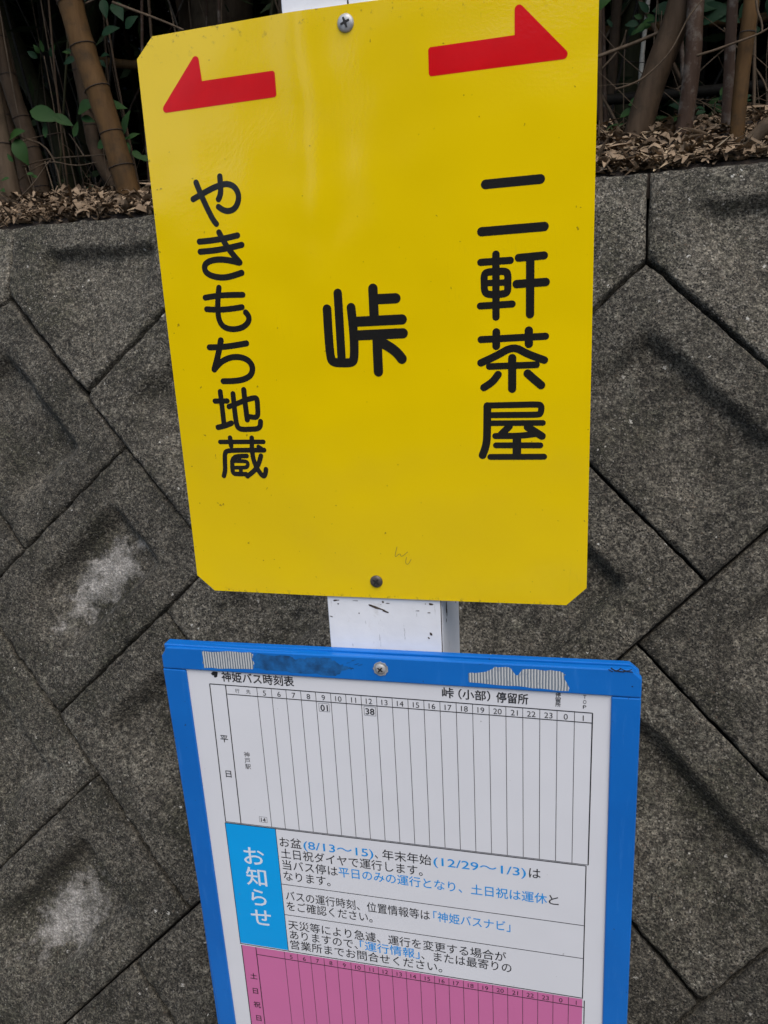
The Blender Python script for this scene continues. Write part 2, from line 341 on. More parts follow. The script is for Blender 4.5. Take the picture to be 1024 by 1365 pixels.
def put_block(kind, cx, cy, idx):
    me = MESH[kind][idx % len(MESH[kind])]
    o = bpy.data.objects.new('concrete_block', me); link(o, wall)
    o.location = (cx+random.uniform(-.0008, .0008), cy+random.uniform(-.0008, .0008), random.uniform(-.005, .004)); o.rotation_euler = (random.uniform(-.010, .010), random.uniform(-.010, .010), random.uniform(-.0045, .0045))
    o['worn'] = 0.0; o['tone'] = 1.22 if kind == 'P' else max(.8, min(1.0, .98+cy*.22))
    return o
cnt = 0; blocks = {}
for m in range(-9, 12):
    for k in range(-12, 16):
        for kind in 'HV':
            u0, v0 = (k*BA+m*BB, k*BA-m*BB) if kind == 'H' else (k*BA+BB+m*BB, (k+1)*BA-BB-m*BB)
            hu, hv = (BB/2, BA/2) if kind == 'H' else (BA/2, BB/2)
            cx, cy = uv2w(u0+hu, v0+hv)
            if not (XMIN < cx < XMAX and YMIN < cy): continue
            # only blocks below the zigzag of the coping
            yt = max(uv2w(u0, v0+2*hv)[1], uv2w(u0+2*hu, v0+2*hv)[1], uv2w(u0, v0)[1])
            if yt > .2975: continue
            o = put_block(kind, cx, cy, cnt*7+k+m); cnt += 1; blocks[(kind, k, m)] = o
for k in range(-3, 8):
    x, y = uv2w(k*BA, k*BA)
    if XMIN-.2 < x < XMAX+.2:
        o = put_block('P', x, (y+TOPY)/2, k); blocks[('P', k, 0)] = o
for key, wv, lab in ((('V', 0, 0), 1.0, 'block with a pale lime stain in its hollow, left of the yellow sign'), (('V', 0, 1), 1.0, 'block with a pale streaked stain, low at the left of the timetable board')):
    if key in blocks: blocks[key]['worn'] = wv; blocks[key]['label'] = lab
bx0, bx1 = XMIN-.2, XMAX+.2
mesh_obj('joint_filling', [(bx0, YMIN-.2, -.048), (bx1, YMIN-.2, -.048), (bx1, TOPY-.004, -.048), (bx0, TOPY-.004, -.048), (bx0, YMIN-.2, -.25), (bx1, YMIN-.2, -.25), (bx1, TOPY-.004, -.25), (bx0, TOPY-.004, -.25)],
         [(0, 1, 2, 3), (3, 2, 6, 7), (5, 4, 7, 6), (4, 0, 3, 7), (1, 5, 6, 2)], M['mortar'], wall)
# ------------------------------------------------------------------ bank of earth above the wall
TOP = W0+UPW*TOPY
def bank_z(x, y, n=True):
    d = (Vector((x, y, 0))-Vector((TOP.x, TOP.y, 0))).dot(BACK)
    q = .19 if x < -.2 else .25
    z = TOP.z-.006+.35*min(max(0, d), q)-(.04 if d < 0 else 0)+.03*max(0, d-q)+.55*max(0, d-3.2)
    if n: z += (.018*noise.noise(Vector((x*6, y*6, 0)))+.008*noise.noise(Vector((x*20, y*20, 0))))*min(1, max(0, d)/.08)
    return z
def frame_pt(s, d):     # s along the wall, d behind its top edge
    p = TOP+HOR*s+BACK*d; return p.x, p.y
vs, fs = [], []; ss = np.concatenate([np.linspace(-14, -1.6, 14), np.linspace(-1.4, 2.6, 120), np.linspace(2.8, 16, 14)]); ds = np.concatenate([np.linspace(-.004, .5, 34), np.linspace(.54, 1.6, 24), np.linspace(1.8, 12, 18)])
for d in ds:
    for s in ss:
        x, y = frame_pt(s, d); vs.append((x, y, bank_z(x, y)))
nx = len(ss)
fs = [(j*nx+i, j*nx+i+1, (j+1)*nx+i+1, (j+1)*nx+i) for j in range(len(ds)-1) for i in range(nx-1)]
tag(mesh_obj('bank', vs, fs, M['soil'], smooth=True), kind='structure')
# ------------------------------------------------------------------ tubes
def tube(pts, radii, seg=10, cap=True):
    pts = [Vector(p) for p in pts]; vs = []; fs = []
    for i, p in enumerate(pts):
        t = (pts[min(i+1, len(pts)-1)]-pts[max(i-1, 0)]).normalized()
        a = t.cross(Vector((0, 1, .13))).normalized(); b = t.cross(a)
        for k in range(seg):
            an = 2*math.pi*k/seg; vs.append(p+(a*math.cos(an)+b*math.sin(an))*radii[i])
    for i in range(len(pts)-1):
        for k in range(seg):
            fs.append((i*seg+k, i*seg+(k+1) % seg, (i+1)*seg+(k+1) % seg, (i+1)*seg+k))
    if cap: fs += [tuple(range(seg))[::-1], tuple((len(pts)-1)*seg+k for k in range(seg))]
    return vs, fs
def interp(pts, step):
    out = [Vector(pts[0])]
    for a, b in zip(pts[:-1], pts[1:]):
        a, b = Vector(a), Vector(b); n = max(1, int((b-a).length/step))
        for i in range(1, n+1): out.append(a.lerp(b, i/n))
    return out
def smooth_pts(pts, it=2):
    P = [Vector(p) for p in pts]
    for _ in range(it):
        Q = [P[0]]
        for a, b in zip(P[:-1], P[1:]): Q += [a*.75+b*.25, a*.25+b*.75]
        P = Q+[P[-1]]
    return P
def culm(name, label, cat, pts, r, mat, length=1.6, internode=.11, group=None, phase=0.0, nodes=True, foot=.16, taper=.12):
    P = [Vector(p) for p in pts]
    d0 = (P[1]-P[0]).normalized(); P[0] = P[0]-d0*foot
    d1 = (P[-1]-P[max(0, len(P)-3)]).normalized(); d1 = (d1+Vector((0, 0, .35))).normalized()
    P.append(P[-1]+d1*length)
    P = interp(smooth_pts(P, 2), .02 if nodes else .05)
    base = P[0].copy(); root = thing(name, label, cat, base, group)
    L = [0]
    for a, b in zip(P[:-1], P[1:]): L.append(L[-1]+(b-a).length)
    rad = []; tot = L[-1]
    for l in L:
        ph = ((l+phase) % internode)/internode; dn = min(ph, 1-ph)*internode
        rad.append(r*(1.06-taper*l/max(tot, .1))*(1+.02*noise.noise(Vector((l*9, r*100, 0)))+(.07 if nodes and dn < .006 else 0)))
    v, f = tube([p-base for p in P], rad, 12)
    mesh_obj('stem' if not nodes else 'culm', v, f, mat, root, smooth=True)
    if nodes:
        k = 0
        l = internode-phase % internode
        while l < min(tot, .75):
            i = min(range(len(L)), key=lambda q: abs(L[q]-l)); i = min(max(i, 1), len(P)-2); t = (P[i+1]-P[i-1]).normalized()
            rr = rad[i]*1.035
            c = P[i]-base
            w = max(.0010, r*.045)
            v2, f2 = tube([c-t*w, c-t*w*.4, c+t*w*.4, c+t*w], [rr*.97, rr*1.04, rr*1.04, rr*.97], 12, False)
            mesh_obj('node_ring', v2, f2, M['node'], root, smooth=True); l += internode; k += 1
    return root
B = {"D": {"orange": [[-0.7205, 0.9119, 0.4692], [-0.7528, 0.9119, 0.6391], [-0.7637, 0.9119, 0.672], [-0.7804, 0.9119, 0.7455], [-0.792, 0.9119, 0.8168], 0.0219], "left": [[-1.0883, 1.1503, 0.548], [-1.0934, 1.1503, 0.614], [-1.1144, 1.1503, 0.6899], [-1.1288, 1.1503, 0.7654], [-1.1371, 1.1503, 0.8297], 0.018], "stump": [[-1.0433, 0.9735, 0.4867], [-1.0463, 0.9735, 0.5608], 0.0232], "leftlow": [[-1.2061, 1.2509, 0.5817], [-1.2118, 1.2509, 0.617], [-1.2337, 1.2509, 0.7386], 0.0146], "olive": [[-1.5117, 1.9, 0.6961], [-1.5136, 1.9, 0.7469], [-1.5442, 1.9, 0.8541], [-1.6286, 1.9, 1.0266], 0.0325], "behind": [[-0.9445, 1.1774, 0.5592], [-0.9479, 1.1774, 0.5628], [-0.9536, 1.1774, 0.7109], [-0.9616, 1.1774, 0.8076], 0.0145], "dark": [[-1.7621, 2.3, 0.8481], [-1.7524, 2.3, 0.9518], [-1.7323, 2.3, 1.2755], 0.0526], "pale": [[-0.9162, 1.9, 0.8668], [-0.9021, 1.9, 1.05], [-0.8976, 1.9, 1.1092], 0.0896], "rthick": [[0.2558, 0.9392, 0.4911], [0.2709, 0.9392, 0.5486], [0.2905, 0.9392, 0.604], [0.3108, 0.9392, 0.6532], [0.3196, 0.9392, 0.6895], 0.0222], "r2": [[0.3285, 0.9023, 0.4791], [0.3352, 0.9023, 0.5533], [0.3383, 0.9023, 0.6026], [0.3372, 0.9023, 0.6449], [0.3377, 0.9023, 0.6768], 0.0127], "r3": [[0.3952, 0.9024, 0.48], [0.3948, 0.9024, 0.5406], [0.3934, 0.9024, 0.5966], [0.393, 0.9024, 0.6701], 0.0083], "r4": [[0.4041, 0.8528, 0.4627], [0.4051, 0.8528, 0.5299], [0.4079, 0.8528, 0.5835], [0.4131, 0.8528, 0.6537], 0.0109], "rolive": [[0.2689, 1.8, 0.6406], [0.2732, 1.8, 0.7459], [0.2828, 1.8, 0.8582], [0.295, 1.8, 0.936], 0.0297], "rpale": [[0.2908, 1.5, 0.6676], [0.2941, 1.5, 0.7575], [0.3036, 1.5, 0.8501], 0.0047], "redge": [[0.1966, 1.0329, 0.5231], [0.1913, 1.0329, 0.6358], [0.191, 1.0329, 0.7044], 0.004], "rlog": [[0.4165, 0.8045, 0.446], [0.4392, 0.8045, 0.4704], 0.0112], "rail": [[-1.2637, 1.75, 0.9536], [-1.2029, 1.75, 0.9391], [-1.106, 1.75, 0.9207], 0.0128]}, "T": {"t1": [[0.2149, 0.865, 0.5525], [0.2325, 0.865, 0.5551], [0.2568, 0.865, 0.5626], [0.2837, 0.865, 0.5826], [0.3011, 0.865, 0.6012], [0.3135, 0.865, 0.6253], [0.3236, 0.865, 0.6451], [0.3425, 0.865, 0.6657], 0.0018000000000000002], "t2": [[0.1867, 0.99, 0.6314], [0.2171, 0.99, 0.6387], [0.2509, 0.99, 0.6466], [0.2816, 0.99, 0.6559], [0.3011, 0.99, 0.6618], 0.0036000000000000003], "t3": [[0.3349, 0.83, 0.5809], [0.3608, 0.83, 0.5854], [0.3862, 0.83, 0.5919], [0.4103, 0.83, 0.5973], [0.4268, 0.83, 0.6025], [0.4409, 0.83, 0.61], 0.00198], "t4": [[0.48, 1.04, 0.5565], [0.4725, 1.04, 0.5752], [0.4521, 1.04, 0.6034], [0.4348, 1.04, 0.623], [0.4179, 1.04, 0.6389], [0.4085, 1.04, 0.6517], [0.4015, 1.04, 0.6653], 0.0018], "t5": [[0.4152, 0.83, 0.6469], [0.4184, 0.83, 0.6306], [0.4258, 0.83, 0.6157], [0.4268, 0.83, 0.6026], 0.00198], "t6": [[0.3327, 1.12, 0.5893], [0.3612, 1.12, 0.6055], [0.3901, 1.12, 0.6302], [0.415, 1.12, 0.6487], 0.0017], "t7": [[0.1913, 1.1, 0.6305], [0.2101, 1.1, 0.6463], [0.2338, 1.1, 0.6714], [0.2397, 1.1, 0.6956], 0.0021], "t8": [[0.2392, 1.15, 0.524], [0.2181, 1.15, 0.5666], [0.1958, 1.15, 0.6022], [0.191, 1.15, 0.6227], 0.0034], "t9": [[-0.724, 0.95, 0.8155], [-0.6709, 0.95, 0.7926], [-0.6257, 0.95, 0.7733], [-0.5811, 0.95, 0.7516], 0.0026], "t10": [[-1.0344, 1.02, 0.5548], [-0.9752, 1.02, 0.5651], [-0.91, 1.02, 0.5642], [-0.8461, 1.02, 0.5618], [-0.792, 1.02, 0.5617], 0.0017], "t11": [[-1.0458, 1.0, 0.5184], [-0.9864, 1.0, 0.5486], [-0.9436, 1.0, 0.557], [-0.8914, 1.0, 0.5408], [-0.8361, 1.0, 0.5452], 0.0015], "t12": [[-0.813, 0.95, 0.4708], [-0.7846, 0.95, 0.5034], [-0.7536, 0.95, 0.5337], 0.0016], "t13": [[-0.997, 0.93, 0.4738], [-0.9486, 0.93, 0.504], [-0.9199, 0.93, 0.5307], [-0.899, 0.93, 0.5462], 0.0016], "t14": [[-0.9157, 0.95, 0.4784], [-0.9224, 0.95, 0.5186], [-0.9274, 0.95, 0.5481], 0.0017], "t15": [[-1.069, 1.0, 0.5886], [-1.0094, 1.0, 0.6013], [-0.9521, 1.0, 0.6081], [-0.9059, 1.0, 0.6098], 0.0015], "t16": [[-0.8661, 1.0, 0.5595], [-0.8798, 1.0, 0.5841], [-0.894, 1.0, 0.6058], 0.0015]}, "L": {"left_low": [[-1.0056, 0.98, 0.6084, 0.0653, 10], [-0.9994, 0.98, 0.5755, 0.065, -70], [-0.9278, 0.98, 0.6389, 0.0829, -20], [-0.8902, 0.98, 0.6282, 0.0559, -30], [-0.8635, 0.98, 0.6086, 0.0369, 60], [-0.9361, 0.98, 0.6152, 0.0377, 85]], "mid_low": [[-0.8395, 1.0, 0.6482, 0.0631, 10], [-0.7837, 1.0, 0.6443, 0.0731, -8], [-0.8048, 1.0, 0.6236, 0.0477, 40], [-0.7536, 1.0, 0.6146, 0.0543, 60], [-0.8012, 1.0, 0.6032, 0.0439, -10], [-0.791, 1.0, 0.5793, 0.0364, -60], [-0.7657, 1.0, 0.5828, 0.0326, 20], [-0.7617, 1.0, 0.5637, 0.0361, -70], [-0.7441, 1.0, 0.5866, 0.0324, 15], [-0.8127, 1.0, 0.5768, 0.0403, 15], [-0.7395, 1.0, 0.5488, 0.0358, -40], [-0.8432, 1.0, 0.6272, 0.0371, -20]], "top_left": [[-0.8253, 1.0, 0.8352, 0.0378, 30], [-0.7709, 1.0, 0.8234, 0.0447, -80], [-0.7419, 1.0, 0.8146, 0.0517, -60], [-0.7641, 1.0, 0.7826, 0.0481, 10], [-0.7151, 1.0, 0.7929, 0.0403, 30]], "right_top": [[0.3102, 1.1, 0.7168, 0.0579, -8], [0.2885, 1.1, 0.7047, 0.051, 5], [0.3709, 1.1, 0.7144, 0.0751, -5], [0.3894, 1.1, 0.7026, 0.0785, 5], [0.4127, 1.1, 0.695, 0.0581, -25], [0.336, 1.1, 0.6943, 0.0442, 20], [0.3709, 1.1, 0.6927, 0.0341, -30], [0.452, 1.1, 0.707, 0.0515, 40]], "right_low": [[0.221, 1.0, 0.5157, 0.0376, 20], [0.219, 1.0, 0.4947, 0.0406, -5], [0.2586, 1.0, 0.5527, 0.0346, 10], [0.2436, 1.0, 0.5408, 0.0377, 30], [0.2981, 1.0, 0.5234, 0.0283, 10], [0.3236, 1.0, 0.5186, 0.0315, 15], [0.3522, 1.0, 0.5013, 0.022, 60], [0.1977, 1.0, 0.7123, 0.0417, 30]]}, "red": [0.3195656593955374, 1.12, 0.6977390674668512], "top": [-0.6019898151997737, 0.7531650371125024, 0.4151885795175919]}
D = B['D']
def cu(key, name, label, mat, **kw):
    *pts, r = D[key]; return culm(name, label, kw.pop('cat', 'bamboo'), pts, r, M[mat], **kw)
cu('orange', 'bamboo_culm', 'orange brown bamboo culm leaning left, nearest the left edge of the yellow sign', 'c_orange', internode=.075, phase=.02)
cu('left', 'bamboo_culm', 'slim brown bamboo culm leaning at the far left with dark node rings', 'c_brown', internode=.082, phase=.03)
cu('stump', 'bamboo_stump', 'thick pale brown bamboo base at the left edge of the photo', 'c_tan', length=.5, internode=.13, cat='bamboo stump')
cu('leftlow', 'bamboo_culm', 'thin tan bamboo culm low at the left edge, behind the pale stump', 'c_brown', internode=.1)
cu('olive', 'bamboo_culm', 'dim olive green bamboo culm leaning left behind the slim brown one', 'c_olive', internode=.13)
cu('behind', 'bamboo_culm', 'thin upright brown bamboo culm just behind the orange culm', 'c_brown', internode=.12)
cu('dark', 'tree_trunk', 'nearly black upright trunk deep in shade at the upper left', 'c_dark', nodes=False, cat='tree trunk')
cu('pale', 'tree_trunk', 'thick pale brown trunk showing just above the top edge of the yellow sign', 'c_tan', nodes=False, cat='tree trunk')
cu('rthick', 'tree_trunk', 'thickest brown trunk right of the yellow sign, leaning right', 'c_brown', nodes=False, cat='tree trunk', taper=.45)
cu('r2', 'tree_trunk', 'grey brown upright stem just right of the thickest leaning trunk', 'c_red', nodes=False, cat='tree trunk')
cu('r3', 'sapling_stem', 'thin reddish stem left of the smooth tan culm at the far right', 'c_red', nodes=False, cat='sapling')
cu('r4', 'bamboo_culm', 'smooth tan bamboo culm at the far right, leaning slightly right', 'c_orange', internode=.15)
cu('rolive', 'bamboo_culm', 'dark olive bamboo culm in shade, first beyond the right edge of the yellow sign', 'c_olive', internode=.15)
cu('rpale', 'bamboo_cane', 'thin white cane with dark nodes hanging at the top right of the sign', 'c_pale', internode=.06, cat='bamboo', foot=0)
cu('redge', 'sapling_stem', 'thin brown stem touching the right edge of the yellow sign', 'c_brown', nodes=False, cat='sapling')
# cut log on the litter at the right and the rail deep on the left
*lp, lr = D['rlog']
def rod(name, label, cat, pts, r, mat, group=None, taper=.5, seg=6, sub=True):
    P = smooth_pts(pts, 2) if sub else [Vector(p) for p in pts]; P = interp(P, .02); b = P[0].copy()
    rad = [r*(1-taper*i/len(P))*(1+.12*noise.noise(Vector((i*.7, r*999, 0)))) for i in range(len(P))]
    v, f = tube([p-b for p in P], rad, seg); o = mesh_obj(name, v, f, mat, smooth=True); o.location = b
    return tag(o, label, cat, group)
rod('branch', 'short thick dead branch lying on the litter at the right edge', 'branch', [lp[0], lp[1], [.50, .80, .495]], lr, M['c_tan'], taper=.1, seg=10)
*rp, rr = D['rail']
rod('bamboo_rail', 'horizontal bamboo rail in the shade left of the yellow sign', 'rail', rp+[[-.7, 1.76, .90], [.9, 1.85, .86]], rr, M['c_orange'], taper=.1, seg=10)
rod('bamboo_rail', 'dark horizontal pole in the shade behind the right hand trunks', 'rail', [[.1, 1.5, .655], [.55, 1.5, .650], [1.2, 1.52, .66]], .012, M['c_dark'], taper=.1, seg=10)
TW = B['T']
tl = {'t1': 'long pale twig curving down to the left in front of the thick right trunk', 't2': 'straight brown branch pointing up right from the sign edge to the red leaf', 't3': 'forked grey twig crossing the right hand stems near the top', 't4': 'thin twig drooping right from the fork by the tan culm', 't5': 'upright twig at the top right corner', 't6': 'fine twig rising right between two right hand trunks',
      't7': 'short twig slanting beside the right edge of the yellow sign', 't8': 'bent brown stem low beside the right edge of the yellow sign', 't9': 'bare twig slanting across the dark above the left arrow', 't10': 'long fine twig lying almost level above the left litter', 't11': 'fine arched twig above the left litter', 't12': 'reddish twig standing in the litter near the sign edge',
      't13': 'grass like stalk leaning right at the far left', 't14': 'dry stalk rising from the left litter', 't15': 'thin level twig under the left leaf cluster', 't16': 'short stalk slanting down from the middle leaf cluster'}
for k, v in TW.items():
    *pp, r = v
    if k in ('t1', 't2', 't3'): pp = [[q[0], q[1], q[2]] for q in pp]
    rod('twig', tl[k], 'twig', pp, max(r, .0011), M['c_tan'] if k in ('t1', 't3', 't5') else M['twig'], taper=.35)
# many more bare twigs in the undergrowth
for i in range(110):
    s = random.choice([random.uniform(-.75, .0), random.uniform(.78, 1.5), random.uniform(.78, 1.5), random.uniform(-.9, 1.7)]); d = random.uniform(.1, .85)
    x, y = frame_pt(s, d); z = bank_z(x, y)-.01; a = random.uniform(-1.1, 1.1); L = random.uniform(.08, .42)
    dv = Vector((math.sin(a), random.uniform(-.2, .2), math.cos(a)*random.uniform(.4, 1.))); p = Vector((x, y, z)); pts = [p]
    for _ in range(3): p = p+dv*L/3; dv = dv+Vector((random.uniform(-.35, .35), random.uniform(-.2, .2), random.uniform(-.4, .15))); pts.append(p)
    rod('twig', 'fine bare twig tangled in the undergrowth '+('left' if s < .45 else 'right')+' of the yellow sign', 'twig', pts, random.uniform(.0006, .0014), M['twig'], group='fine twigs in the undergrowth '+('left' if s < .45 else 'right')+' of the sign', seg=4)
# ------------------------------------------------------------------ leaves
def leaf_mesh(name, L, W, curl, mat, nl=6, fold=.25):
    vs, fs = [], []
    for i in range(nl+1):
        t = i/nl; w = W*math.sin(math.pi*min(1, t**.8))*.5*(1-.15*t); x = L*t
        z = curl*L*math.sin(t*math.pi*.9)*.5
        vs += [(x, -w, z+abs(w)*fold), (x, 0, z), (x, w, z+abs(w)*fold)]
    for i in range(nl):
        a = i*3
        fs += [(a, a+3, a+4, a+1), (a+1, a+4, a+5, a+2)]
    me = bpy.data.meshes.new(name); me.from_pydata(vs, [], fs); me.materials.append(mat); me.polygons.foreach_set('use_smooth', [True]*len(fs)); me.update()
    return me
LM = {'leaf': [leaf_mesh('leaf', 1, w, c, M['leaf']) for w, c in ((.5, .12), (.6, .25), (.45, -.1))], 'darkleaf': [leaf_mesh('leaf', 1, w, c, M['darkleaf']) for w, c in ((.5, .12), (.58, .2))]}
sl_lab = {'left_low': ('leafy_sprig', 'leafy green sprig low among the culms at the far left'), 'mid_low': ('leafy_sprig', 'cluster of green leaves beside the left edge of the yellow sign'),
          'top_left': ('leafy_sprig', 'hanging dark green leaves above the left arrow'), 'right_top': ('leafy_sprig', 'broad dark green leaves at the top right of the photo'), 'right_low': ('leafy_sprig', 'small scattered green leaves among the right hand trunks')}
for key, lst in B['L'].items():
    c = Vector(lst[0][:3]); x, y = c.x, c.y
    root = thing(sl_lab[key][0], sl_lab[key][1], 'plant', c); kind = 'darkleaf' if key in ('right_top', 'top_left') else 'leaf'
    for (x, y, z, ln, ang) in lst:
        p = Vector((x, y, z)); a = math.radians(ang)      # screen angle, downwards positive is negative angle
        dirv = Vector((math.cos(a), random.uniform(-.25, .15), math.sin(a))).normalized()
        nrm = Vector((random.uniform(-.3, .3), -1, random.uniform(.2, .9))); nrm = (nrm-dirv*nrm.dot(dirv)).normalized()
        side = nrm.cross(dirv)
        o = bpy.data.objects.new('leaf', random.choice(LM[kind])); link(o, root)
        mt = Matrix(((dirv.x, side.x, nrm.x, 0), (dirv.y, side.y, nrm.y, 0), (dirv.z, side.z, nrm.z, 0), (0, 0, 0, 1)))
        s = ln*.92
        o.matrix_local = Matrix.Translation(p-c-dirv*s*.5) @ mt @ Matrix.Scale(s, 4)
    # one stalk winding through the leaves
    mid = sum((Vector(l[:3]) for l in lst), Vector())/len(lst)
    st = [Vector((mid.x, mid.y+.03, bank_z(mid.x, mid.y+.03)-.02))-c, mid-c+Vector((0, .02, -.03)), Vector(lst[0][:3])-c]
    if key in ('top_left', 'right_top'): st = [mid-c+Vector((.02, .05, .35)), mid-c+Vector((0, .02, .05)), Vector(lst[0][:3])-c]
    v, f = tube(smooth_pts(st), [.0018]*len(smooth_pts(st)), 5); mesh_obj('stalk', v, f, M['twig'], root, smooth=True)
rs = random.Random(77)
for i in range(26):
    right = i % 13 > 4; s = rs.uniform(.80, 1.55) if right else rs.uniform(-.50, .02); d = rs.uniform(.12, .55); x, y = frame_pt(s, d); z0 = bank_z(x, y)
    zc = z0+rs.choice([.03, .06, .12, .2, .3]); c = Vector((x, y, zc)); side = 'right' if right else 'left'
    root = thing('leafy_sprig', 'small leafy seedling among the stems '+side+' of the yellow sign', 'plant', c, 'small leafy seedlings '+side+' of the sign')
    for k in range(rs.randint(4, 8)):
        a = rs.uniform(-.9, 3.9); e = rs.uniform(.01, .045); p = Vector((math.cos(a)*e, rs.uniform(-.02, .02), math.sin(a)*e*.8))
        dirv = Vector((math.cos(a), rs.uniform(-.5, .1), math.sin(a)+.1)).normalized(); nrm = Vector((rs.uniform(-.5, .5), -1, rs.uniform(.1, 1.1))); nrm = (nrm-dirv*nrm.dot(dirv)).normalized(); sd_ = nrm.cross(dirv)
        o = bpy.data.objects.new('leaf', rs.choice(LM[rs.choice(['leaf', 'darkleaf'])])); link(o, root)
        o.matrix_local = Matrix.Translation(p) @ Matrix(((dirv.x, sd_.x, nrm.x, 0), (dirv.y, sd_.y, nrm.y, 0), (dirv.z, sd_.z, nrm.z, 0), (0, 0, 0, 1))) @ Matrix.Scale(rs.uniform(.016, .034), 4)
    st = smooth_pts([Vector((rs.uniform(-.02, .02), .01, z0-zc-.02)), Vector((0, .01, (z0-zc)*.4)), Vector((0, 0, .01))]); v, f = tube(st, [.0011]*len(st), 5); mesh_obj('stalk', v, f, M['twig'], root, smooth=True)
rd = B['red']
o = bpy.data.objects.new('red_leaf', leaf_mesh('red_leaf', .028, .024, .3, M['redleaf'])); link(o); o.location = rd; o.rotation_euler = (1.2, .9, .2); tag(o, 'small red leaf at the end of a branch at the top right', 'leaf')
# litter: countless dry leaves, plus the larger single ones along the wall edge
def litter_piece(rs, strip):
    L = rs.uniform(.008, .030) if not strip else rs.uniform(.03, .10); W = L*rs.uniform(.3, .5) if not strip else rs.uniform(.003, .008)
    n = 4; cu_ = rs.uniform(-.8, .9)*(.25 if strip else 1); tw = rs.uniform(-1.2, 1.2)*(.4 if strip else 1); vs = []
    for i in range(n+1):
        t = i/n; w = W*(.5*math.sin(math.pi*(.08+.86*t))); x = L*(t-.5); z = cu_*L*.5*math.sin(math.pi*t); a = tw*t
        for sgn, f in ((-1, .35), (0, 0), (1, .35)):
            vs.append((x, sgn*w*math.cos(a), z+sgn*w*math.sin(a)+abs(w)*f*abs(sgn)+rs.uniform(-.1, .1)*W))
    fs = []
    for i in range(n):
        a = i*3; fs += [(a, a+3, a+4, a+1), (a+1, a+4, a+5, a+2)]
    return vs, fs
def litter(name, n, srange, drange, strip_p, mat, lift=.012, power=1.5):
    rs = random.Random(5+n); V, F = [], []
    for _ in range(n):
        s = rs.uniform(*srange); d = drange[0]+(drange[1]-drange[0])*rs.random()**power
        x, y = frame_pt(s, d); z = bank_z(x, y)+rs.uniform(0, lift)
        v, f = litter_piece(rs, rs.random() < strip_p)
        Rm = Matrix.Rotation(rs.uniform(0, 6.28), 3, 'Z') @ Matrix.Rotation(rs.gauss(0, .32), 3, 'Y') @ Matrix.Rotation(rs.gauss(0, .4), 3, 'X')
        b = len(V); V += [Rm @ Vector(q)+Vector((x, y, z)) for q in v]; F += [tuple(i+b for i in q) for q in f]
    o = mesh_obj(name, V, F, mat, smooth=True); return tag(o, kind='stuff')
tag(litter('leaf_litter', 15000, (-1.3, 2.4), (.004, .32), .10, M['litter'], lift=.014), 'brown dry leaves covering the bank above the wall', 'leaf litter')
tag(litter('sheath_litter', 1500, (.2, 2.4), (.012, .30), .9, M['drystrip'], lift=.012), 'pale dry bamboo sheaths scattered over the right part of the bank', 'leaf litter')
rs = random.Random(3); pieces = []
for i in range(14):
    for strip in (False, True):
        v, f = litter_piece(rs, strip); me = bpy.data.meshes.new('dry_leaf'); me.from_pydata([tuple(q) for q in v], [], f); me.materials.append(M['litter'] if not strip else M['drystrip']); me.polygons.foreach_set('use_smooth', [True]*len(f)); pieces.append((strip, me))
for i in range(150):
    right = i % 2; s = rs.uniform(.72, 1.75) if right else rs.uniform(-.45, .06)
    d = rs.uniform(.0, .085); strip, me = rs.choice(pieces)
    if strip and not right and rs.random() < .7: strip, me = pieces[0]
    x, y = frame_pt(s, d); z = bank_z(x, y)+rs.uniform(.004, .018)
    nm = 'dry_sheath' if strip else 'dry_leaf'
    o = bpy.data.objects.new(nm, me); link(o); o.location = (x, y, z); o.rotation_euler = (rs.gauss(0, .35), rs.gauss(0, .3), rs.uniform(0, 6.28)); k = rs.uniform(.7, 1.15); o.scale = (k, k, k)
    if strip: tag(o, 'pale strip of dry bamboo sheath on the wall top '+('right' if right else 'left')+' of the yellow sign', 'dry sheath', 'dry sheaths along the wall top, '+('right' if right else 'left'))
    else: tag(o, 'curled dry brown leaf on the wall top '+('right' if right else 'left')+' of the yellow sign', 'dry leaf', 'dry leaves along the wall top, '+('right' if right else 'left'))
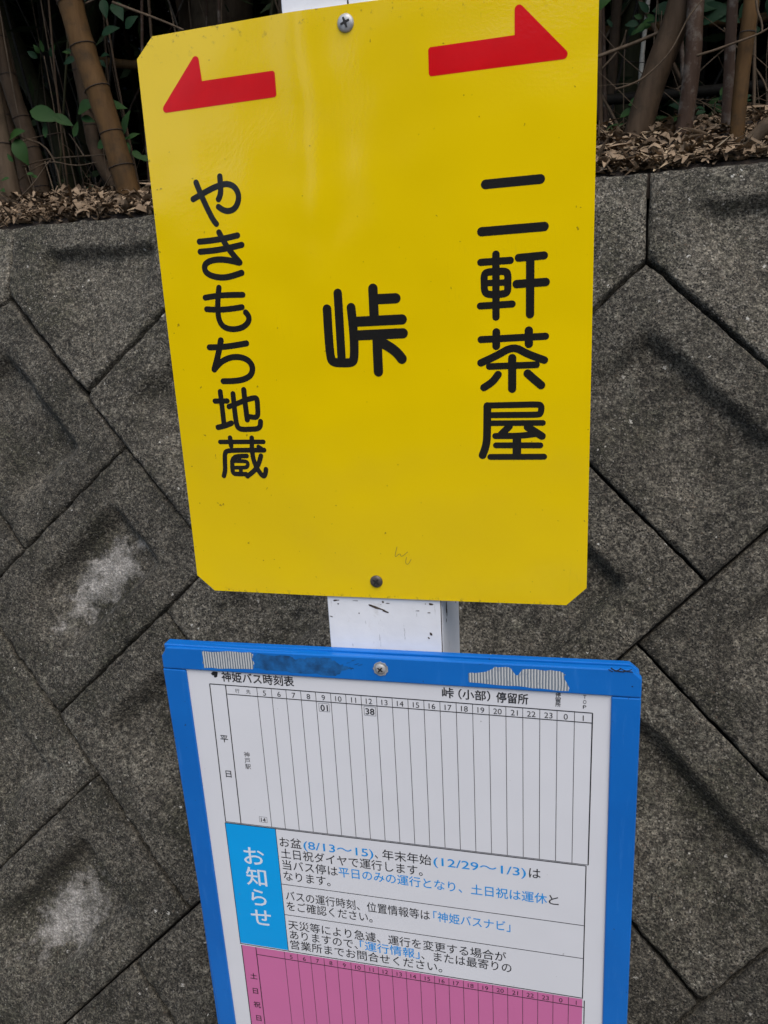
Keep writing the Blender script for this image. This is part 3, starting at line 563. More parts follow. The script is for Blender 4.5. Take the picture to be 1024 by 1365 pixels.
# background culms deep in the grove
rs = random.Random(21)
for i in range(64):
    s = rs.uniform(-2.6, 3.8); d = rs.uniform(.75, 3.6); x, y = frame_pt(s, d); z = bank_z(x, y)
    a = rs.gauss(0, .16); r = rs.uniform(.009, .028)
    P = [Vector((x, y, z-.05)), Vector((x+a*.5, y, z+.6)), Vector((x+a*1.3, y+.1, z+1.5)), Vector((x+a*2.2, y+.2, z+3))]
    P = interp(smooth_pts(P, 1), .12); b = P[0].copy(); v, f = tube([p-b for p in P], [r*(1-.2*k/len(P)) for k in range(len(P))], 8)
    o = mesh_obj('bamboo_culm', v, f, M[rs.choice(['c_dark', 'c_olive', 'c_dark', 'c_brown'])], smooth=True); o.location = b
    tag(o, 'dim bamboo culm deep in the shade of the grove', 'bamboo', 'dim culms deep in the grove')
for i in range(120):
    s = rs.uniform(-1.3, 2.6); d = rs.uniform(.22, 1.1); x, y = frame_pt(s, d); z = bank_z(x, y); side = 'left' if s < .45 else 'right'
    a = rs.gauss(0, .28); r = rs.uniform(.0016, .0052)
    P = [Vector((x, y, z-.04)), Vector((x+a*.3, y, z+.3)), Vector((x+a*.7+rs.gauss(0, .04), y+.05, z+.7)), Vector((x+a*1.2+rs.gauss(0, .1), y+.1, z+1.3))]
    P = interp(smooth_pts(P, 2), .06); b = P[0].copy(); v, f = tube([p-b for p in P], [r*(1-.5*k/len(P)) for k in range(len(P))], 6)
    o = mesh_obj('sapling_stem', v, f, M[rs.choice(['c_dark', 'c_brown', 'twig', 'c_red', 'c_olive'])], smooth=True); o.location = b
    tag(o, 'thin bare sapling stem in the shade '+side+' of the yellow sign', 'sapling', 'thin sapling stems '+side+' of the sign')
# foliage of the grove, behind and overhead (nobody could count it)
def leaf_cloud(name, n, boxf, L, mat, seed):
    r = np.random.default_rng(seed); P = boxf(r, n)
    ax = r.normal(size=(n, 3)); ax[:, 2] *= .6; ax /= np.linalg.norm(ax, axis=1)[:, None]
    b = r.normal(size=(n, 3)); b -= (b*ax).sum(1)[:, None]*ax; b /= np.linalg.norm(b, axis=1)[:, None]
    ln = L*r.uniform(.6, 1.4, n)[:, None]; w = ln*.22
    V = np.stack([P-ax*ln*.5, P+b*w*.5, P+ax*ln*.5, P-b*w*.5], 1).reshape(-1, 3)
    me = bpy.data.meshes.new(name); me.vertices.add(4*n); me.vertices.foreach_set('co', V.ravel()); me.loops.add(4*n); me.loops.foreach_set('vertex_index', np.arange(4*n, dtype=np.int32))
    me.polygons.add(n); me.polygons.foreach_set('loop_start', np.arange(0, 4*n, 4, dtype=np.int32)); me.update(calc_edges=True); me.validate(); me.materials.append(mat)
    o = bpy.data.objects.new(name, me); link(o); return tag(o, kind='stuff')
def box_back(r, n):
    s = r.uniform(-6, 7.5, n); d = 2.6+3.8*r.random(n)**.8; h = -.6+5.8*r.random(n)
    p = np.array([TOP[:]])+np.outer(s, HOR[:])+np.outer(d, BACK[:]); p[:, 2] = TOP.z+.2+.2*(d-1.2)+h; return p
def box_over(r, n):  # overhead leaves out of view, set low and dense to darken the grove
    s = r.uniform(-5, 6.5, n); d = -.1+3.9*r.random(n); h = .98+.4*np.abs(1.2-d)*0+2.6*r.random(n)
    p = np.array([TOP[:]])+np.outer(s, HOR[:])+np.outer(d, BACK[:]); p[:, 2] = TOP.z+h+.15*d; return p
def box_mid(r, n):
    s = r.uniform(-3, 4, n); d = .55+1.9*r.random(n); h = -.15+1.4*r.random(n)
    p = np.array([TOP[:]])+np.outer(s, HOR[:])+np.outer(d, BACK[:]); p[:, 2] = TOP.z+.3+h; return p
tag(leaf_cloud('grove_foliage', 90000, box_back, .26, M['canopy'], 1), 'dense dark foliage closing the grove behind the culms', 'foliage')
tag(leaf_cloud('shade_canopy', 95000, box_over, .22, M['canopy'], 2), 'unseen leafy canopy set low to shade the bank', 'foliage')
tag(leaf_cloud('undergrowth', 5200, box_mid, .075, M['under'], 3), 'small dark leaves deep in the undergrowth', 'foliage')
# ------------------------------------------------------------------ the bus stop
stop = thing('bus_stop', 'white bus stop post carrying a yellow direction plate above a blue framed timetable', 'bus stop', (0, 0, GZ))
O = Vector((0, 0, -GZ))       # children are given in world coordinates relative to the sign origin
def part(name, V, F, mat, parent=None, smooth=False, mats=None):
    par = parent or stop
    me = bpy.data.meshes.new(name); me.from_pydata([tuple(v) for v in V], [], [tuple(f) for f in F])
    for m_ in (mats or [mat]): me.materials.append(m_)
    if smooth: me.polygons.foreach_set('use_smooth', [True]*len(F))
    me.update(); o = bpy.data.objects.new(name, me); link(o, par)
    if par is stop: o.location = O
    return o
def box(x0, x1, y0, y1, z0, z1):
    v = [(x, y, z) for x in (x0, x1) for y in (y0, y1) for z in (z0, z1)]
    return v, [(0, 1, 3, 2), (4, 6, 7, 5), (0, 4, 5, 1), (2, 3, 7, 6), (0, 2, 6, 4), (1, 5, 7, 3)]
def bevel(o, w, seg=2, lim=35):
    bm = bmesh.new(); bm.from_mesh(o.data); bmesh.ops.recalc_face_normals(bm, faces=bm.faces)
    ed = [e for e in bm.edges if len(e.link_faces) == 2 and e.calc_face_angle(0) > math.radians(lim)]
    bmesh.ops.bevel(bm, geom=ed, offset=w, segments=seg, profile=.5, affect='EDGES'); bm.to_mesh(o.data); bm.free(); o.data.update()
post = part('post', *box(-.0485, .0530, .0052, .1020, GZ, .80), M['white']); bevel(post, .002)
fp = part('post_front_plate', *box(-.0508, .0522, .0022, .0047, GZ+.05, .795), M['white']); bevel(fp, .0006, 1)
# rust line between the front plate and the post
part('seam', *box(.0500, .05265, .0028, .0051, GZ+.06, .79), M['rust'])
# chipped paint on the face under the yellow plate
def jag(pts, n, amp, seed):
    r = random.Random(seed); out = []
    for a, b in zip(pts, pts[1:]+pts[:1]):
        for i in range(n):
            t = i/n; out.append((a[0]+(b[0]-a[0])*t+(r.uniform(-amp, amp) if i else 0), a[1]+(b[1]-a[1])*t+(r.uniform(-amp, amp) if i else 0)))
    return out
def ydef(x, z):
    # the thin plate is bent back a little left of the post and at its free corners
    d = max(0., -.040-x); e = max(0, x-.06); s = lambda q, r: q*q/(q+r)
    return .018*s(d, .03)*(1+.5*z/.458)+.010*s(e, .03)+.0009*math.sin(z*13+1)*min(1, d/.1)-.00055*math.exp(-((x+.038)/.016)**2)*(1/(1+math.exp(-(z-.2)/.03)))
def flat_poly(name, pts, y, mat, parent, deform=False):
    V = [(x, y+(ydef(x, z) if deform else 0), z) for x, z in pts]
    bm = bmesh.new(); vs = [bm.verts.new(v) for v in V]; f = bm.faces.new(vs); bm.normal_update()
    if f.normal.y > 0: bmesh.ops.reverse_faces(bm, faces=[f])
    bmesh.ops.triangulate(bm, faces=bm.faces); me = bpy.data.meshes.new(name); bm.to_mesh(me); bm.free(); me.materials.append(mat)
    o = bpy.data.objects.new(name, me); link(o, parent)
    if parent is stop: o.location = O
    return o
r = random.Random(4)
V, F = [], []
for i in range(14):
    x = r.uniform(-.045, .048); z = -.0045-r.random()**2.5*.012; w = r.uniform(.0006, .003); h = r.uniform(.0003, .0014)
    b = len(V); n = 6
    V += [(x+w*math.cos(k*6.283/n)*r.uniform(.5, 1), .0020-i*1e-6, z+h*math.sin(k*6.283/n)*r.uniform(.5, 1)) for k in range(n)]; F.append(tuple(range(b, b+n)))
for (x, z, w, h) in ((-.006, -.010, .010, .0013), (.003, -.0135, .004, .001), (-.048, -.021, .002, .0006), (.043, -.033, .0015, .002), (.041, -.037, .001, .001), (-.001, .466, .0015, .003), (.0, .4615, .0008, .004)):
    b = len(V); V += [(x+w*math.cos(k*6.283/8)*r.uniform(.6, 1), .00195, z+h*math.sin(k*6.283/8)*r.uniform(.6, 1)-.25*w*math.cos(k*6.283/8)) for k in range(8)]; F.append(tuple(range(b, b+8)))
tag(part('paint_chips', V, F, M['rust']), kind='stuff')
# rust marks on the right side face of the post
V, F = [], []
for (y, z, w, h) in ((.028, -.018, .0016, .006), (.030, -.024, .001, .004), (.026, -.030, .0008, .002), (.075, -.014, .0012, .003), (.082, -.035, .001, .002)):
    b = len(V); V += [(.05315, y+w*2*math.cos(k*.785), z+h*math.sin(k*.785)) for k in range(8)]; F.append(tuple(range(b, b+8)))
part('rust_mark', V, F, M['rust'])
# yellow plate: a gridded front that follows the bend, with edges and back
PX0, PX1, PZ0, PZ1 = -.1765, .1752, .0, .4585
def edge_pts():
    c = .0155
    pts = [(-.1607, -.0008), (.1591, .0006), (.1752, .0166), (.1752, PZ1-c), (.1752-c, PZ1), (-.0, .4600), (-.0505, .4600), (-.158, .4580), (-.1735, .4437), (-.1752, .23), (-.1771, .0138)]
    return pts
EP = edge_pts()
bm = bmesh.new(); nxx, nzz = 90, 70; vs = []
for j in range(nzz+1):
    for i in range(nxx+1): vs.append(bm.verts.new((-.19+.38*i/nxx, 0, -.01+.48*j/nzz)))
for j in range(nzz):
    for i in range(nxx):
        k = j*(nxx+1)+i; bm.faces.new((vs[k], vs[k+1], vs[k+nxx+2], vs[k+nxx+1]))
cxp = (0, .23)
for a, b in zip(EP, EP[1:]+EP[:1]):
    dx, dz = b[0]-a[0], b[1]-a[1]; nx_, nz_ = dz, -dx
    if (cxp[0]-a[0])*nx_+(cxp[1]-a[1])*nz_ > 0: nx_, nz_ = -nx_, -nz_
    bmesh.ops.bisect_plane(bm, geom=bm.verts[:]+bm.edges[:]+bm.faces[:], dist=1e-7, plane_co=(a[0], 0, a[1]), plane_no=(nx_, 0, nz_), clear_outer=True)
for f in bm.faces: f.material_index = 0
ret = bmesh.ops.extrude_face_region(bm, geom=bm.faces[:]); nv = [g_ for g_ in ret['geom'] if isinstance(g_, bmesh.types.BMVert)]
for v in nv: v.co.y = .0018
for v in bm.verts: v.co.y += ydef(v.co.x, v.co.z)
bmesh.ops.recalc_face_normals(bm, faces=bm.faces)
for f in bm.faces:
    f.smooth = abs(f.normal.y) > .9
    if f.normal.y > -.5: f.material_index = 1
for e in bm.edges:
    if len(e.link_faces) == 2 and e.calc_face_angle(0) > .6: e.smooth = False
me = bpy.data.meshes.new('sign_plate'); bm.to_mesh(me); bm.free(); me.materials.append(M['yellow']); me.materials.append(M['edge'])
plate = bpy.data.objects.new('sign_plate', me); link(plate, stop); plate.location = O; plate['label'] = 'yellow direction plate with clipped corners, red arrows and black lettering'
def chaikin(P, it=2):
    if len(P) < 3: return P
    for _ in range(it):
        Q = [P[0]]
        for i in range(len(P)-1):
            a, b = P[i], P[i+1]
            if i > 0: Q.append((a[0]*.75+b[0]*.25, a[1]*.75+b[1]*.25))
            else: Q.append((a[0]*.5+b[0]*.5, a[1]*.5+b[1]*.5)) if False else None
            if i < len(P)-2: Q.append((a[0]*.25+b[0]*.75, a[1]*.25+b[1]*.75))
        Q = [q for q in Q if q is not None]+[P[-1]]; P = Q
    return P
def stroke_geo(P, r, y, V, F, deform):
    P = chaikin(P, 2)
    # resample long straights so the stroke follows the bent plate
    Q = [P[0]]
    for a, b in zip(P[:-1], P[1:]):
        n = max(1, int(math.hypot(b[0]-a[0], b[1]-a[1])/.02))
        for i in range(1, n+1): Q.append((a[0]+(b[0]-a[0])*i/n, a[1]+(b[1]-a[1])*i/n))
    P = [Q[0]]+[q for p_, q in zip(Q[:-1], Q[1:]) if math.hypot(q[0]-p_[0], q[1]-p_[1]) > 1e-5]
    n = len(P); T = []
    for i in range(n):
        a, b = P[max(i-1, 0)], P[min(i+1, n-1)]; L = math.hypot(b[0]-a[0], b[1]-a[1]) or 1; T.append(((b[0]-a[0])/L, (b[1]-a[1])/L))
    left = [(p[0]-t[1]*r, p[1]+t[0]*r) for p, t in zip(P, T)]; right = [(p[0]+t[1]*r, p[1]-t[0]*r) for p, t in zip(P, T)]
    yy = lambda x, z: y+(ydef(x, z) if deform else 0)
    b0 = len(V)
    for l, m_, rr_ in zip(left, P, right): V += [(l[0], yy(*m_), l[1]), (rr_[0], yy(*m_), rr_[1])]
    for i in range(n-1): F.append((b0+2*i, b0+2*i+1, b0+2*i+3, b0+2*i+2))
    for end, sg in ((0, -1), (n-1, 1)):
        c = P[end]; t = T[end]; a0 = math.atan2(t[1]*sg, t[0]*sg); k = len(V); N = 10
        V.append((c[0], yy(*c), c[1]))
        for j in range(N+1):
            a = a0-math.pi/2+math.pi*j/N; V.append((c[0]+r*math.cos(a), yy(*c), c[1]+r*math.sin(a)))
        for j in range(N): F.append((k, k+1+j, k+2+j))
def glyph(name, strokes, mat, parent, y0=-.00012, deform=True, grow=1.0):
    V, F = [], []
    for i, s in enumerate(strokes):
        stroke_geo([(x/1000, z/1000) for x, z in s[1:]], s[0]/1000*grow, y0-i*.000014, V, F, deform)
    me = bpy.data.meshes.new(name); me.from_pydata(V, [], F); me.materials.append(mat)
    bm = bmesh.new(); bm.from_mesh(me)
    bad = []
    bm.normal_update()
    for f in bm.faces:
        if f.normal.y > 0: bad.append(f)
    bmesh.ops.reverse_faces(bm, faces=bad); bm.to_mesh(me); bm.free()
    o = bpy.data.objects.new(name, me); link(o, parent); return o
G = {"C": {"ya": [[2.32, [-137.8, 338.9], [-131.2, 341.6], [-120.5, 345.7], [-113.2, 347.5], [-108.1, 348.2], [-103.2, 347.0], [-99.6, 343.9], [-97.9, 339.0], [-98.9, 333.9], [-102.2, 329.3], [-107.5, 327.6], [-112.4, 328.7], [-116.3, 331.6]], [2.34, [-112.5, 353.9], [-112.7, 347.9], [-113.0, 342.7], [-114.2, 339.3], [-115.7, 337.3]], [2.38, [-133.6, 351.0], [-131.0, 343.2], [-125.6, 329.6], [-121.9, 321.8], [-119.7, 319.0]]], "ki": [[2.39, [-136.3, 306.4], [-125.3, 306.6], [-112.8, 307.6], [-102.3, 309.1]], [2.4, [-136.5, 298.6], [-124.2, 298.8], [-111.7, 299.9], [-99.4, 301.7]], [2.41, [-118.1, 312.4], [-115.1, 305.8], [-109.9, 297.3], [-102.5, 288.3]], [2.46, [-103.2, 288.2], [-111.7, 290.6], [-119.9, 291.8], [-128.2, 291.3], [-133.3, 288.9], [-134.5, 285.5], [-133.1, 281.8], [-127.7, 278.8], [-119.5, 277.3], [-112.2, 277.8], [-101.8, 280.2]]], "mo": [[2.41, [-123.3, 269.6], [-125.2, 261.7], [-126.7, 250.5], [-126.2, 242.9], [-123.1, 238.0], [-116.0, 235.6], [-107.5, 236.3], [-101.9, 239.1], [-99.2, 242.8], [-99.6, 246.5], [-101.7, 249.0]], [2.37, [-136.6, 262.3], [-125.4, 263.4], [-114.9, 263.5], [-102.7, 263.0]], [2.39, [-136.4, 253.0], [-127.8, 252.1], [-116.2, 252.1], [-104.5, 253.3]]], "chi": [[2.54, [-137.9, 221.7], [-128.2, 221.6], [-117.5, 222.2], [-103.8, 223.9]], [2.68, [-126.7, 227.1], [-129.0, 219.9], [-132.2, 211.2], [-135.7, 203.2]], [2.54, [-135.7, 203.2], [-129.8, 208.7], [-121.8, 212.4], [-113.2, 213.4], [-104.9, 211.2], [-100.7, 206.4], [-100.5, 201.5], [-103.3, 196.7], [-110.0, 193.9], [-118.7, 192.9], [-128.6, 193.0]]], "ji": [[2.32, [-132.6, 184.2], [-132.4, 171.8], [-132.5, 156.5]], [2.31, [-138.5, 176.1], [-127.0, 176.1]], [2.45, [-138.4, 153.2], [-132.0, 154.4], [-125.4, 156.8]], [2.33, [-120.9, 182.1], [-121.0, 166.6], [-120.8, 156.4], [-119.4, 152.3], [-115.3, 151.2], [-107.7, 151.4], [-101.2, 151.6], [-98.5, 154.1], [-98.0, 158.0]], [2.28, [-126.0, 171.2], [-118.3, 173.6], [-109.3, 176.9], [-100.5, 178.7], [-99.1, 177.3], [-99.3, 170.3], [-99.7, 164.2], [-101.2, 161.7], [-104.5, 161.8], [-107.6, 162.3]], [2.4, [-110.5, 185.4], [-110.5, 172.4], [-110.1, 159.7]]], "zo": [[2.01, [-138.1, 140.2], [-97.2, 140.3]], [2.15, [-128.2, 143.9], [-128.0, 136.6]], [2.13, [-107.7, 143.8], [-108.6, 134.7]], [2.17, [-97.3, 133.0], [-120.7, 132.9], [-131.8, 132.5], [-134.9, 130.6], [-135.9, 120.1], [-136.3, 114.8], [-138.2, 109.6]], [2.08, [-114.3, 127.8], [-128.2, 127.4], [-129.4, 114.8], [-128.6, 111.8], [-125.3, 111.4], [-116.4, 111.4]], [1.84, [-121.3, 126.9], [-121.7, 123.3]], [1.73, [-126.7, 123.1], [-115.1, 123.2], [-113.8, 121.0], [-114.3, 118.9], [-115.8, 117.3], [-128.0, 117.2]], [1.85, [-121.0, 116.7], [-121.5, 112.2]], [2.16, [-108.4, 134.7], [-108.6, 127.4], [-106.8, 119.1], [-103.1, 112.3], [-99.9, 109.1], [-98.0, 112.3], [-97.3, 116.0]], [2.16, [-100.8, 128.0], [-103.3, 121.2], [-107.8, 114.9], [-115.5, 109.6]], [1.8, [-102.3, 136.1], [-99.7, 134.5]]], "toge": [[3.67, [-31.1, 248.6], [-31.4, 227.6], [-31.1, 210.7], [-29.5, 206.2], [-21.0, 205.5], [-13.6, 205.5], [-11.1, 207.8], [-10.1, 223.2], [-10.5, 237.9], [-11.1, 248.8]], [3.52, [-21.3, 260.4], [-21.5, 234.7], [-21.7, 206.2]], [3.83, [7.7, 262.5], [7.5, 239.0]], [3.93, [10.3, 254.3], [25.7, 254.3]], [3.96, [-9.0, 237.7], [30.0, 238.0]], [3.99, [-9.7, 227.0], [30.3, 227.3]], [3.89, [9.0, 225.3], [8.7, 213.3], [8.6, 197.6]], [4.04, [9.5, 222.5], [18.9, 217.1], [24.9, 212.3], [28.5, 207.4]]], "ni": [[3.32, [97.1, 331.9], [136.8, 332.5]], [3.31, [93.7, 299.2], [139.7, 299.9]]], "ken": [[2.65, [92.7, 277.4], [114.9, 277.6]], [2.83, [104.2, 282.5], [103.7, 236.8]], [2.71, [104.0, 270.2], [99.0, 270.2], [96.2, 269.6], [95.1, 267.5], [95.1, 262.4], [95.1, 257.2], [96.3, 254.6], [99.2, 253.6], [103.9, 253.5], [109.9, 253.6], [112.1, 254.5], [112.9, 256.8], [112.9, 261.5], [113.0, 266.6], [112.4, 269.2], [110.0, 270.1], [104.0, 270.2]], [2.33, [95.4, 262.2], [112.8, 261.8]], [2.62, [91.8, 245.5], [116.1, 245.9]], [2.86, [121.0, 279.1], [139.7, 279.7]], [3.06, [119.4, 260.3], [141.0, 260.7]], [3.13, [129.6, 278.7], [129.4, 237.8]]], "cha": [[2.71, [91.9, 220.2], [141.0, 221.0]], [3.05, [103.8, 225.4], [103.6, 214.9]], [3.18, [128.5, 225.7], [128.5, 215.7]], [2.94, [91.6, 202.4], [103.6, 207.4], [116.7, 214.4], [127.8, 207.9], [140.2, 203.1]], [2.58, [98.0, 199.4], [134.3, 199.7]], [3.19, [115.8, 205.4], [115.6, 181.6]], [2.93, [104.8, 193.0], [100.6, 187.4], [93.6, 183.1]], [3.23, [127.6, 193.2], [132.2, 188.9], [137.8, 184.0]]], "ya2": [[2.46, [96.6, 168.8], [116.8, 168.9], [135.9, 169.1], [138.0, 168.0], [138.1, 164.5], [137.2, 161.7], [135.9, 160.9], [116.8, 161.0], [97.4, 161.1]], [3.13, [96.1, 168.4], [95.6, 148.1], [95.0, 137.6], [91.6, 128.5]], [2.29, [97.3, 154.6], [139.3, 154.4]], [2.81, [113.1, 151.8], [106.7, 145.7]], [3.05, [127.5, 151.2], [132.3, 148.0], [138.6, 143.9]], [2.5, [102.1, 144.3], [118.5, 144.2], [127.7, 144.9], [135.9, 146.0]], [2.41, [102.5, 136.7], [137.3, 136.5]], [3.39, [119.1, 143.2], [119.0, 129.0]], [2.42, [97.9, 127.2], [140.3, 127.3]]], "scr": [[0.25, [16.8, 48.3], [13.7, 37.5], [19.4, 43.0], [19.8, 38.5], [25.9, 43.8]], [0.25, [24.8, 39.0], [23.3, 33.8], [25.7, 31.9], [28.7, 37.2]]]}, "A": {"left": [[-159.4, 403.7], [-120.9, 444.2], [-119.6, 422.8], [-59.3, 423.5], [-59.4, 405.5]], "right": [[57.8, 425.8], [118.9, 426.8], [119.0, 449.5], [159.1, 408.4], [57.7, 407.1]]}}
for k, nm in (('ya', 'kana_character'), ('ki', 'kana_character'), ('mo', 'kana_character'), ('chi', 'kana_character'), ('ji', 'kanji_character'), ('zo', 'kanji_character'), ('toge', 'kanji_character'), ('ni', 'kanji_character'), ('ken', 'kanji_character'), ('cha', 'kanji_character'), ('ya2', 'kanji_character')):
    glyph(nm, G['C'][k], M['black'], plate)
glyph('pencil_scratch', G['C']['scr'], simple('pencil_scratch_mark', (.16, .12, .02), .6), plate)
def rounded(pts, rad, n=6):
    out = []; m_ = len(pts)
    for i in range(m_):
        p, a, b = pts[i], pts[i-1], pts[(i+1) % m_]
        va = (a[0]-p[0], a[1]-p[1]); vb = (b[0]-p[0], b[1]-p[1]); la, lb = math.hypot(*va), math.hypot(*vb)
        va = (va[0]/la, va[1]/la); vb = (vb[0]/lb, vb[1]/lb); rr_ = rad[i]
        if rr_ == 0: out.append(p); continue
        half = math.acos(max(-1, min(1, va[0]*vb[0]+va[1]*vb[1])))/2; d = rr_/math.tan(half)
        s = (p[0]+va[0]*d, p[1]+va[1]*d); e = (p[0]+vb[0]*d, p[1]+vb[1]*d); h = rr_/math.sin(half)
        bx, bz = va[0]+vb[0], va[1]+vb[1]; lb_ = math.hypot(bx, bz); c = (p[0]+bx/lb_*h, p[1]+bz/lb_*h)
        a0 = math.atan2(s[1]-c[1], s[0]-c[0]); a1 = math.atan2(e[1]-c[1], e[0]-c[0]); da = (a1-a0+math.pi) % (2*math.pi)-math.pi
        for k in range(n+1): t = a0+da*k/n; out.append((c[0]+rr_*math.cos(t), c[1]+rr_*math.sin(t)))
    return out
for key, rad in (('left', (.0028, .0028, 0, .0022, .0022)), ('right', (.0022, 0, .0030, .0030, .0022))):
    pts = [(x/1000, z/1000) for x, z in G['A'][key]]
    flat_poly('arrow', rounded(pts, rad), -.00015, M['red'], plate, True)
def screw(cx, cz, y, R, mat, parent, rot, washer=0, dome=.0016, label=None):
    V = [(cx, y-dome, cz)]; F = []; N = 20
    prof = [(.0, dome), (.45, dome*.97), (.75, dome*.8), (.93, dome*.5), (1., dome*.15), (1., -.0002)]
    for rr_, h in prof[1:]:
        for k in range(N): a = 6.2832*k/N; V.append((cx+R*rr_*math.cos(a), y-h, cz+R*rr_*math.sin(a)))
    for k in range(N): F.append((0, 1+k, 1+(k+1) % N))
    for i in range(len(prof)-2):
        for k in range(N): a = 1+i*N; F.append((a+k, a+N+k, a+N+(k+1) % N, a+(k+1) % N))
    o = part('screw', V, F, mat, parent, smooth=True)
    if label: o['label'] = label
    # flat dark cross, the shade of a recess put into its colour
    pts = []; w = R*.13; L = R*.58
    for k in range(4):
        a = rot+k*math.pi/2; c, s = math.cos(a), math.sin(a)
        for (u, v) in ((w*1.15, -w*1.15), (L, -w*.8), (L, w*.8)): pts.append((cx+u*c-v*s, cz+u*s+v*c))
    flat_poly('screw_cross_shade', pts, y-dome-.00008, M['shade_pen'], parent)
    if washer:
        V, F = [], []
        for rr_, h in ((R*.9, .0007), (R*washer, .0007), (R*washer, -.0002)):
            for k in range(N): a = 6.2832*k/N; q = 1+.07*math.sin(k*2.7); V.append((cx+rr_*q*math.cos(a), y-h, cz+rr_*q*math.sin(a)))
        for i in range(2):
            for k in range(N): a = i*N; F.append((a+k, a+N+k, a+N+(k+1) % N, a+(k+1) % N))
        part('washer', V, F, M['steel'], parent)
screw(-.0020, .4482, ydef(-.002, .448)-.0002, .0062, M['steel'], plate, .35, dome=.0024, label='pale steel screw at the top of the yellow plate')
screw(-.0033, .0157, ydef(-.003, .016)-.0002, .0056, M['darksteel'], plate, .9, dome=.0022, label='rusted dark screw at the foot of the yellow plate')
# ------------------------------------------------------------------ timetable board
FY = -.0130; PY = -.0105
backb = part('timetable_board', *box(-.2140, .2180, -.0102, .0014, -.742, -.0525), M['blue']); bevel(backb, .0008, 1)
backb['label'] = 'bus timetable under a blue frame with a scuffed top rail'
board = backb
def prism(name, quad, y0, y1, mat, w=.0012):
    n = len(quad); V = [(x, y0, z) for x, z in quad]+[(x, y1, z) for x, z in quad]
    F = [tuple(range(n)), tuple(range(2*n-1, n-1, -1))]+[(i, (i+1) % n, n+(i+1) % n, n+i) for i in range(n)]
    o = part(name, V, F, mat, board); bevel(o, w, 2); return o
prism('frame_rail', [(-.2165, -.0770), (-.2165, -.0640), (-.2100, -.0545), (.2120, -.0484), (.2206, -.0560), (.2206, -.0735)], FY, -.0062, M['blue'])
prism('frame_rail', [(-.2172, -.0775), (-.1932, -.0779), (-.1898, -.7045), (-.2062, -.7045)], FY+.0003, -.0062, M['blue'])
prism('frame_rail', [(.2206, -.0740), (.1968, -.0745), (.1992, -.7045), (.2206, -.7045)], FY+.0003, -.0062, M['blue'])
prism('frame_rail', [(-.2062, -.7050), (.2206, -.7050), (.2206, -.745), (-.2062, -.745)], FY, -.0062, M['blue'])
# rear tray of the frame, its lip showing above the front rail with a dark groove between
prism('frame_tray', [(-.2150, -.0600), (-.2090, -.0528), (.2110, -.0470), (.2190, -.0540), (.2190, -.74), (-.2100, -.74)], -.0052, .0012, M['blue'], .0008)
sheet = flat_poly('timetable_sheet', [(-.1980, -.0740), (.2050, -.0740), (.2050, -.7080), (-.1980, -.7080)], PY, M['paper'], board); sheet['label'] = 'white bus timetable sheet with a cyan and white notice and a pink lower table'
PY1 = PY-.00006
def panel(name, x0, x1, z0, z1, mat, y=PY1, parent=None):
    return flat_poly(name, [(x0, z0), (x1, z0), (x1, z1), (x0, z1)], y, mat, parent or board)
panel('pink_panel', -.1722, .1792, -.690, -.4003, M['pink'], PY1)
panel('notice_panel', -.1732, .1797, -.3985, -.2475, M['paper'], PY1-.00001)
panel('notice_heading_panel', -.1729, -.1190, -.3975, -.2478, M['cyan'], PY1-.00004)
def lines(name, segs, mat, y):
    V, F = [], []
    for i, (x0, z0, x1, z1, w) in enumerate(segs):
        dx, dz = x1-x0, z1-z0; L = math.hypot(dx, dz); nx_, nz_ = -dz/L*w/2, dx/L*w/2; b = len(V); yy = y-(i % 7)*.000004
        V += [(x0+nx_, yy, z0+nz_), (x1+nx_, yy, z1+nz_), (x1-nx_, yy, z1-nz_), (x0-nx_, yy, z0-nz_)]; F.append((b, b+1, b+2, b+3))
    bm_o = part(name, V, F, mat, board)
    bm = bmesh.new(); bm.from_mesh(bm_o.data); bm.normal_update(); bmesh.ops.reverse_faces(bm, faces=[f for f in bm.faces if f.normal.y > 0]); bm.to_mesh(bm_o.data); bm.free()
    return bm_o
IY = PY-.00016
T1, T2 = -.0915, -.2462; HX0, HX1 = -.1228, .1818
colx = [HX0+(HX1-HX0)*i/21 for i in range(22)]
thick, thin = .00095, .00050
seg = [(-.1709, T1, .1821, T1-.0006, thick), (-.1538, T1-.0095, .1821, T1-.0101, thick*.9), (-.1709, T1, -.1724, T2, thick), (-.1545, T1, -.1557, T2, thick), (.1821, T1-.0006, .1815, T2, thick*1.1), (-.1724, T2, .1815, T2, thick*.7)]
lines('ruled_border', seg, M['ink'], IY)
lines('column_rule', [(x, T1, x, T2, thin) for x in colx[:-1]], M['line'], IY)
seg = [(-.1732, -.2475, .1797, -.2475, thick), (.1797, -.2475, .1792, -.3995, thick), (-.1190, -.3138, .1795, -.3138, thin*1.5), (-.1190, -.3518, .1793, -.3518, thin*1.5), (-.1735, -.3985, .1792, -.3990, thick), (-.1732, -.2475, -.1731, -.3985, thin*1.3), (-.1190, -.2475, -.1190, -.3985, thin*1.3)]
lines('notice_border', seg, M['ink'], IY)
P1 = -.4005
seg = [(-.1558, P1-.0093, .1810, P1-.0093, thick*.9), (-.1558, P1, -.1562, -.690, thick), (-.1722, P1, -.1722, -.690, thick), (.1810, P1-.001, .1815, -.690, thick)]
lines('ruled_border', seg, M['ink'], IY)
pcx = [-.1238+(.1808+.1238)*i/21 for i in range(22)]
lines('column_rule', [(x, P1, x, -.690, thin) for x in pcx[:-1]], M['line'], IY)
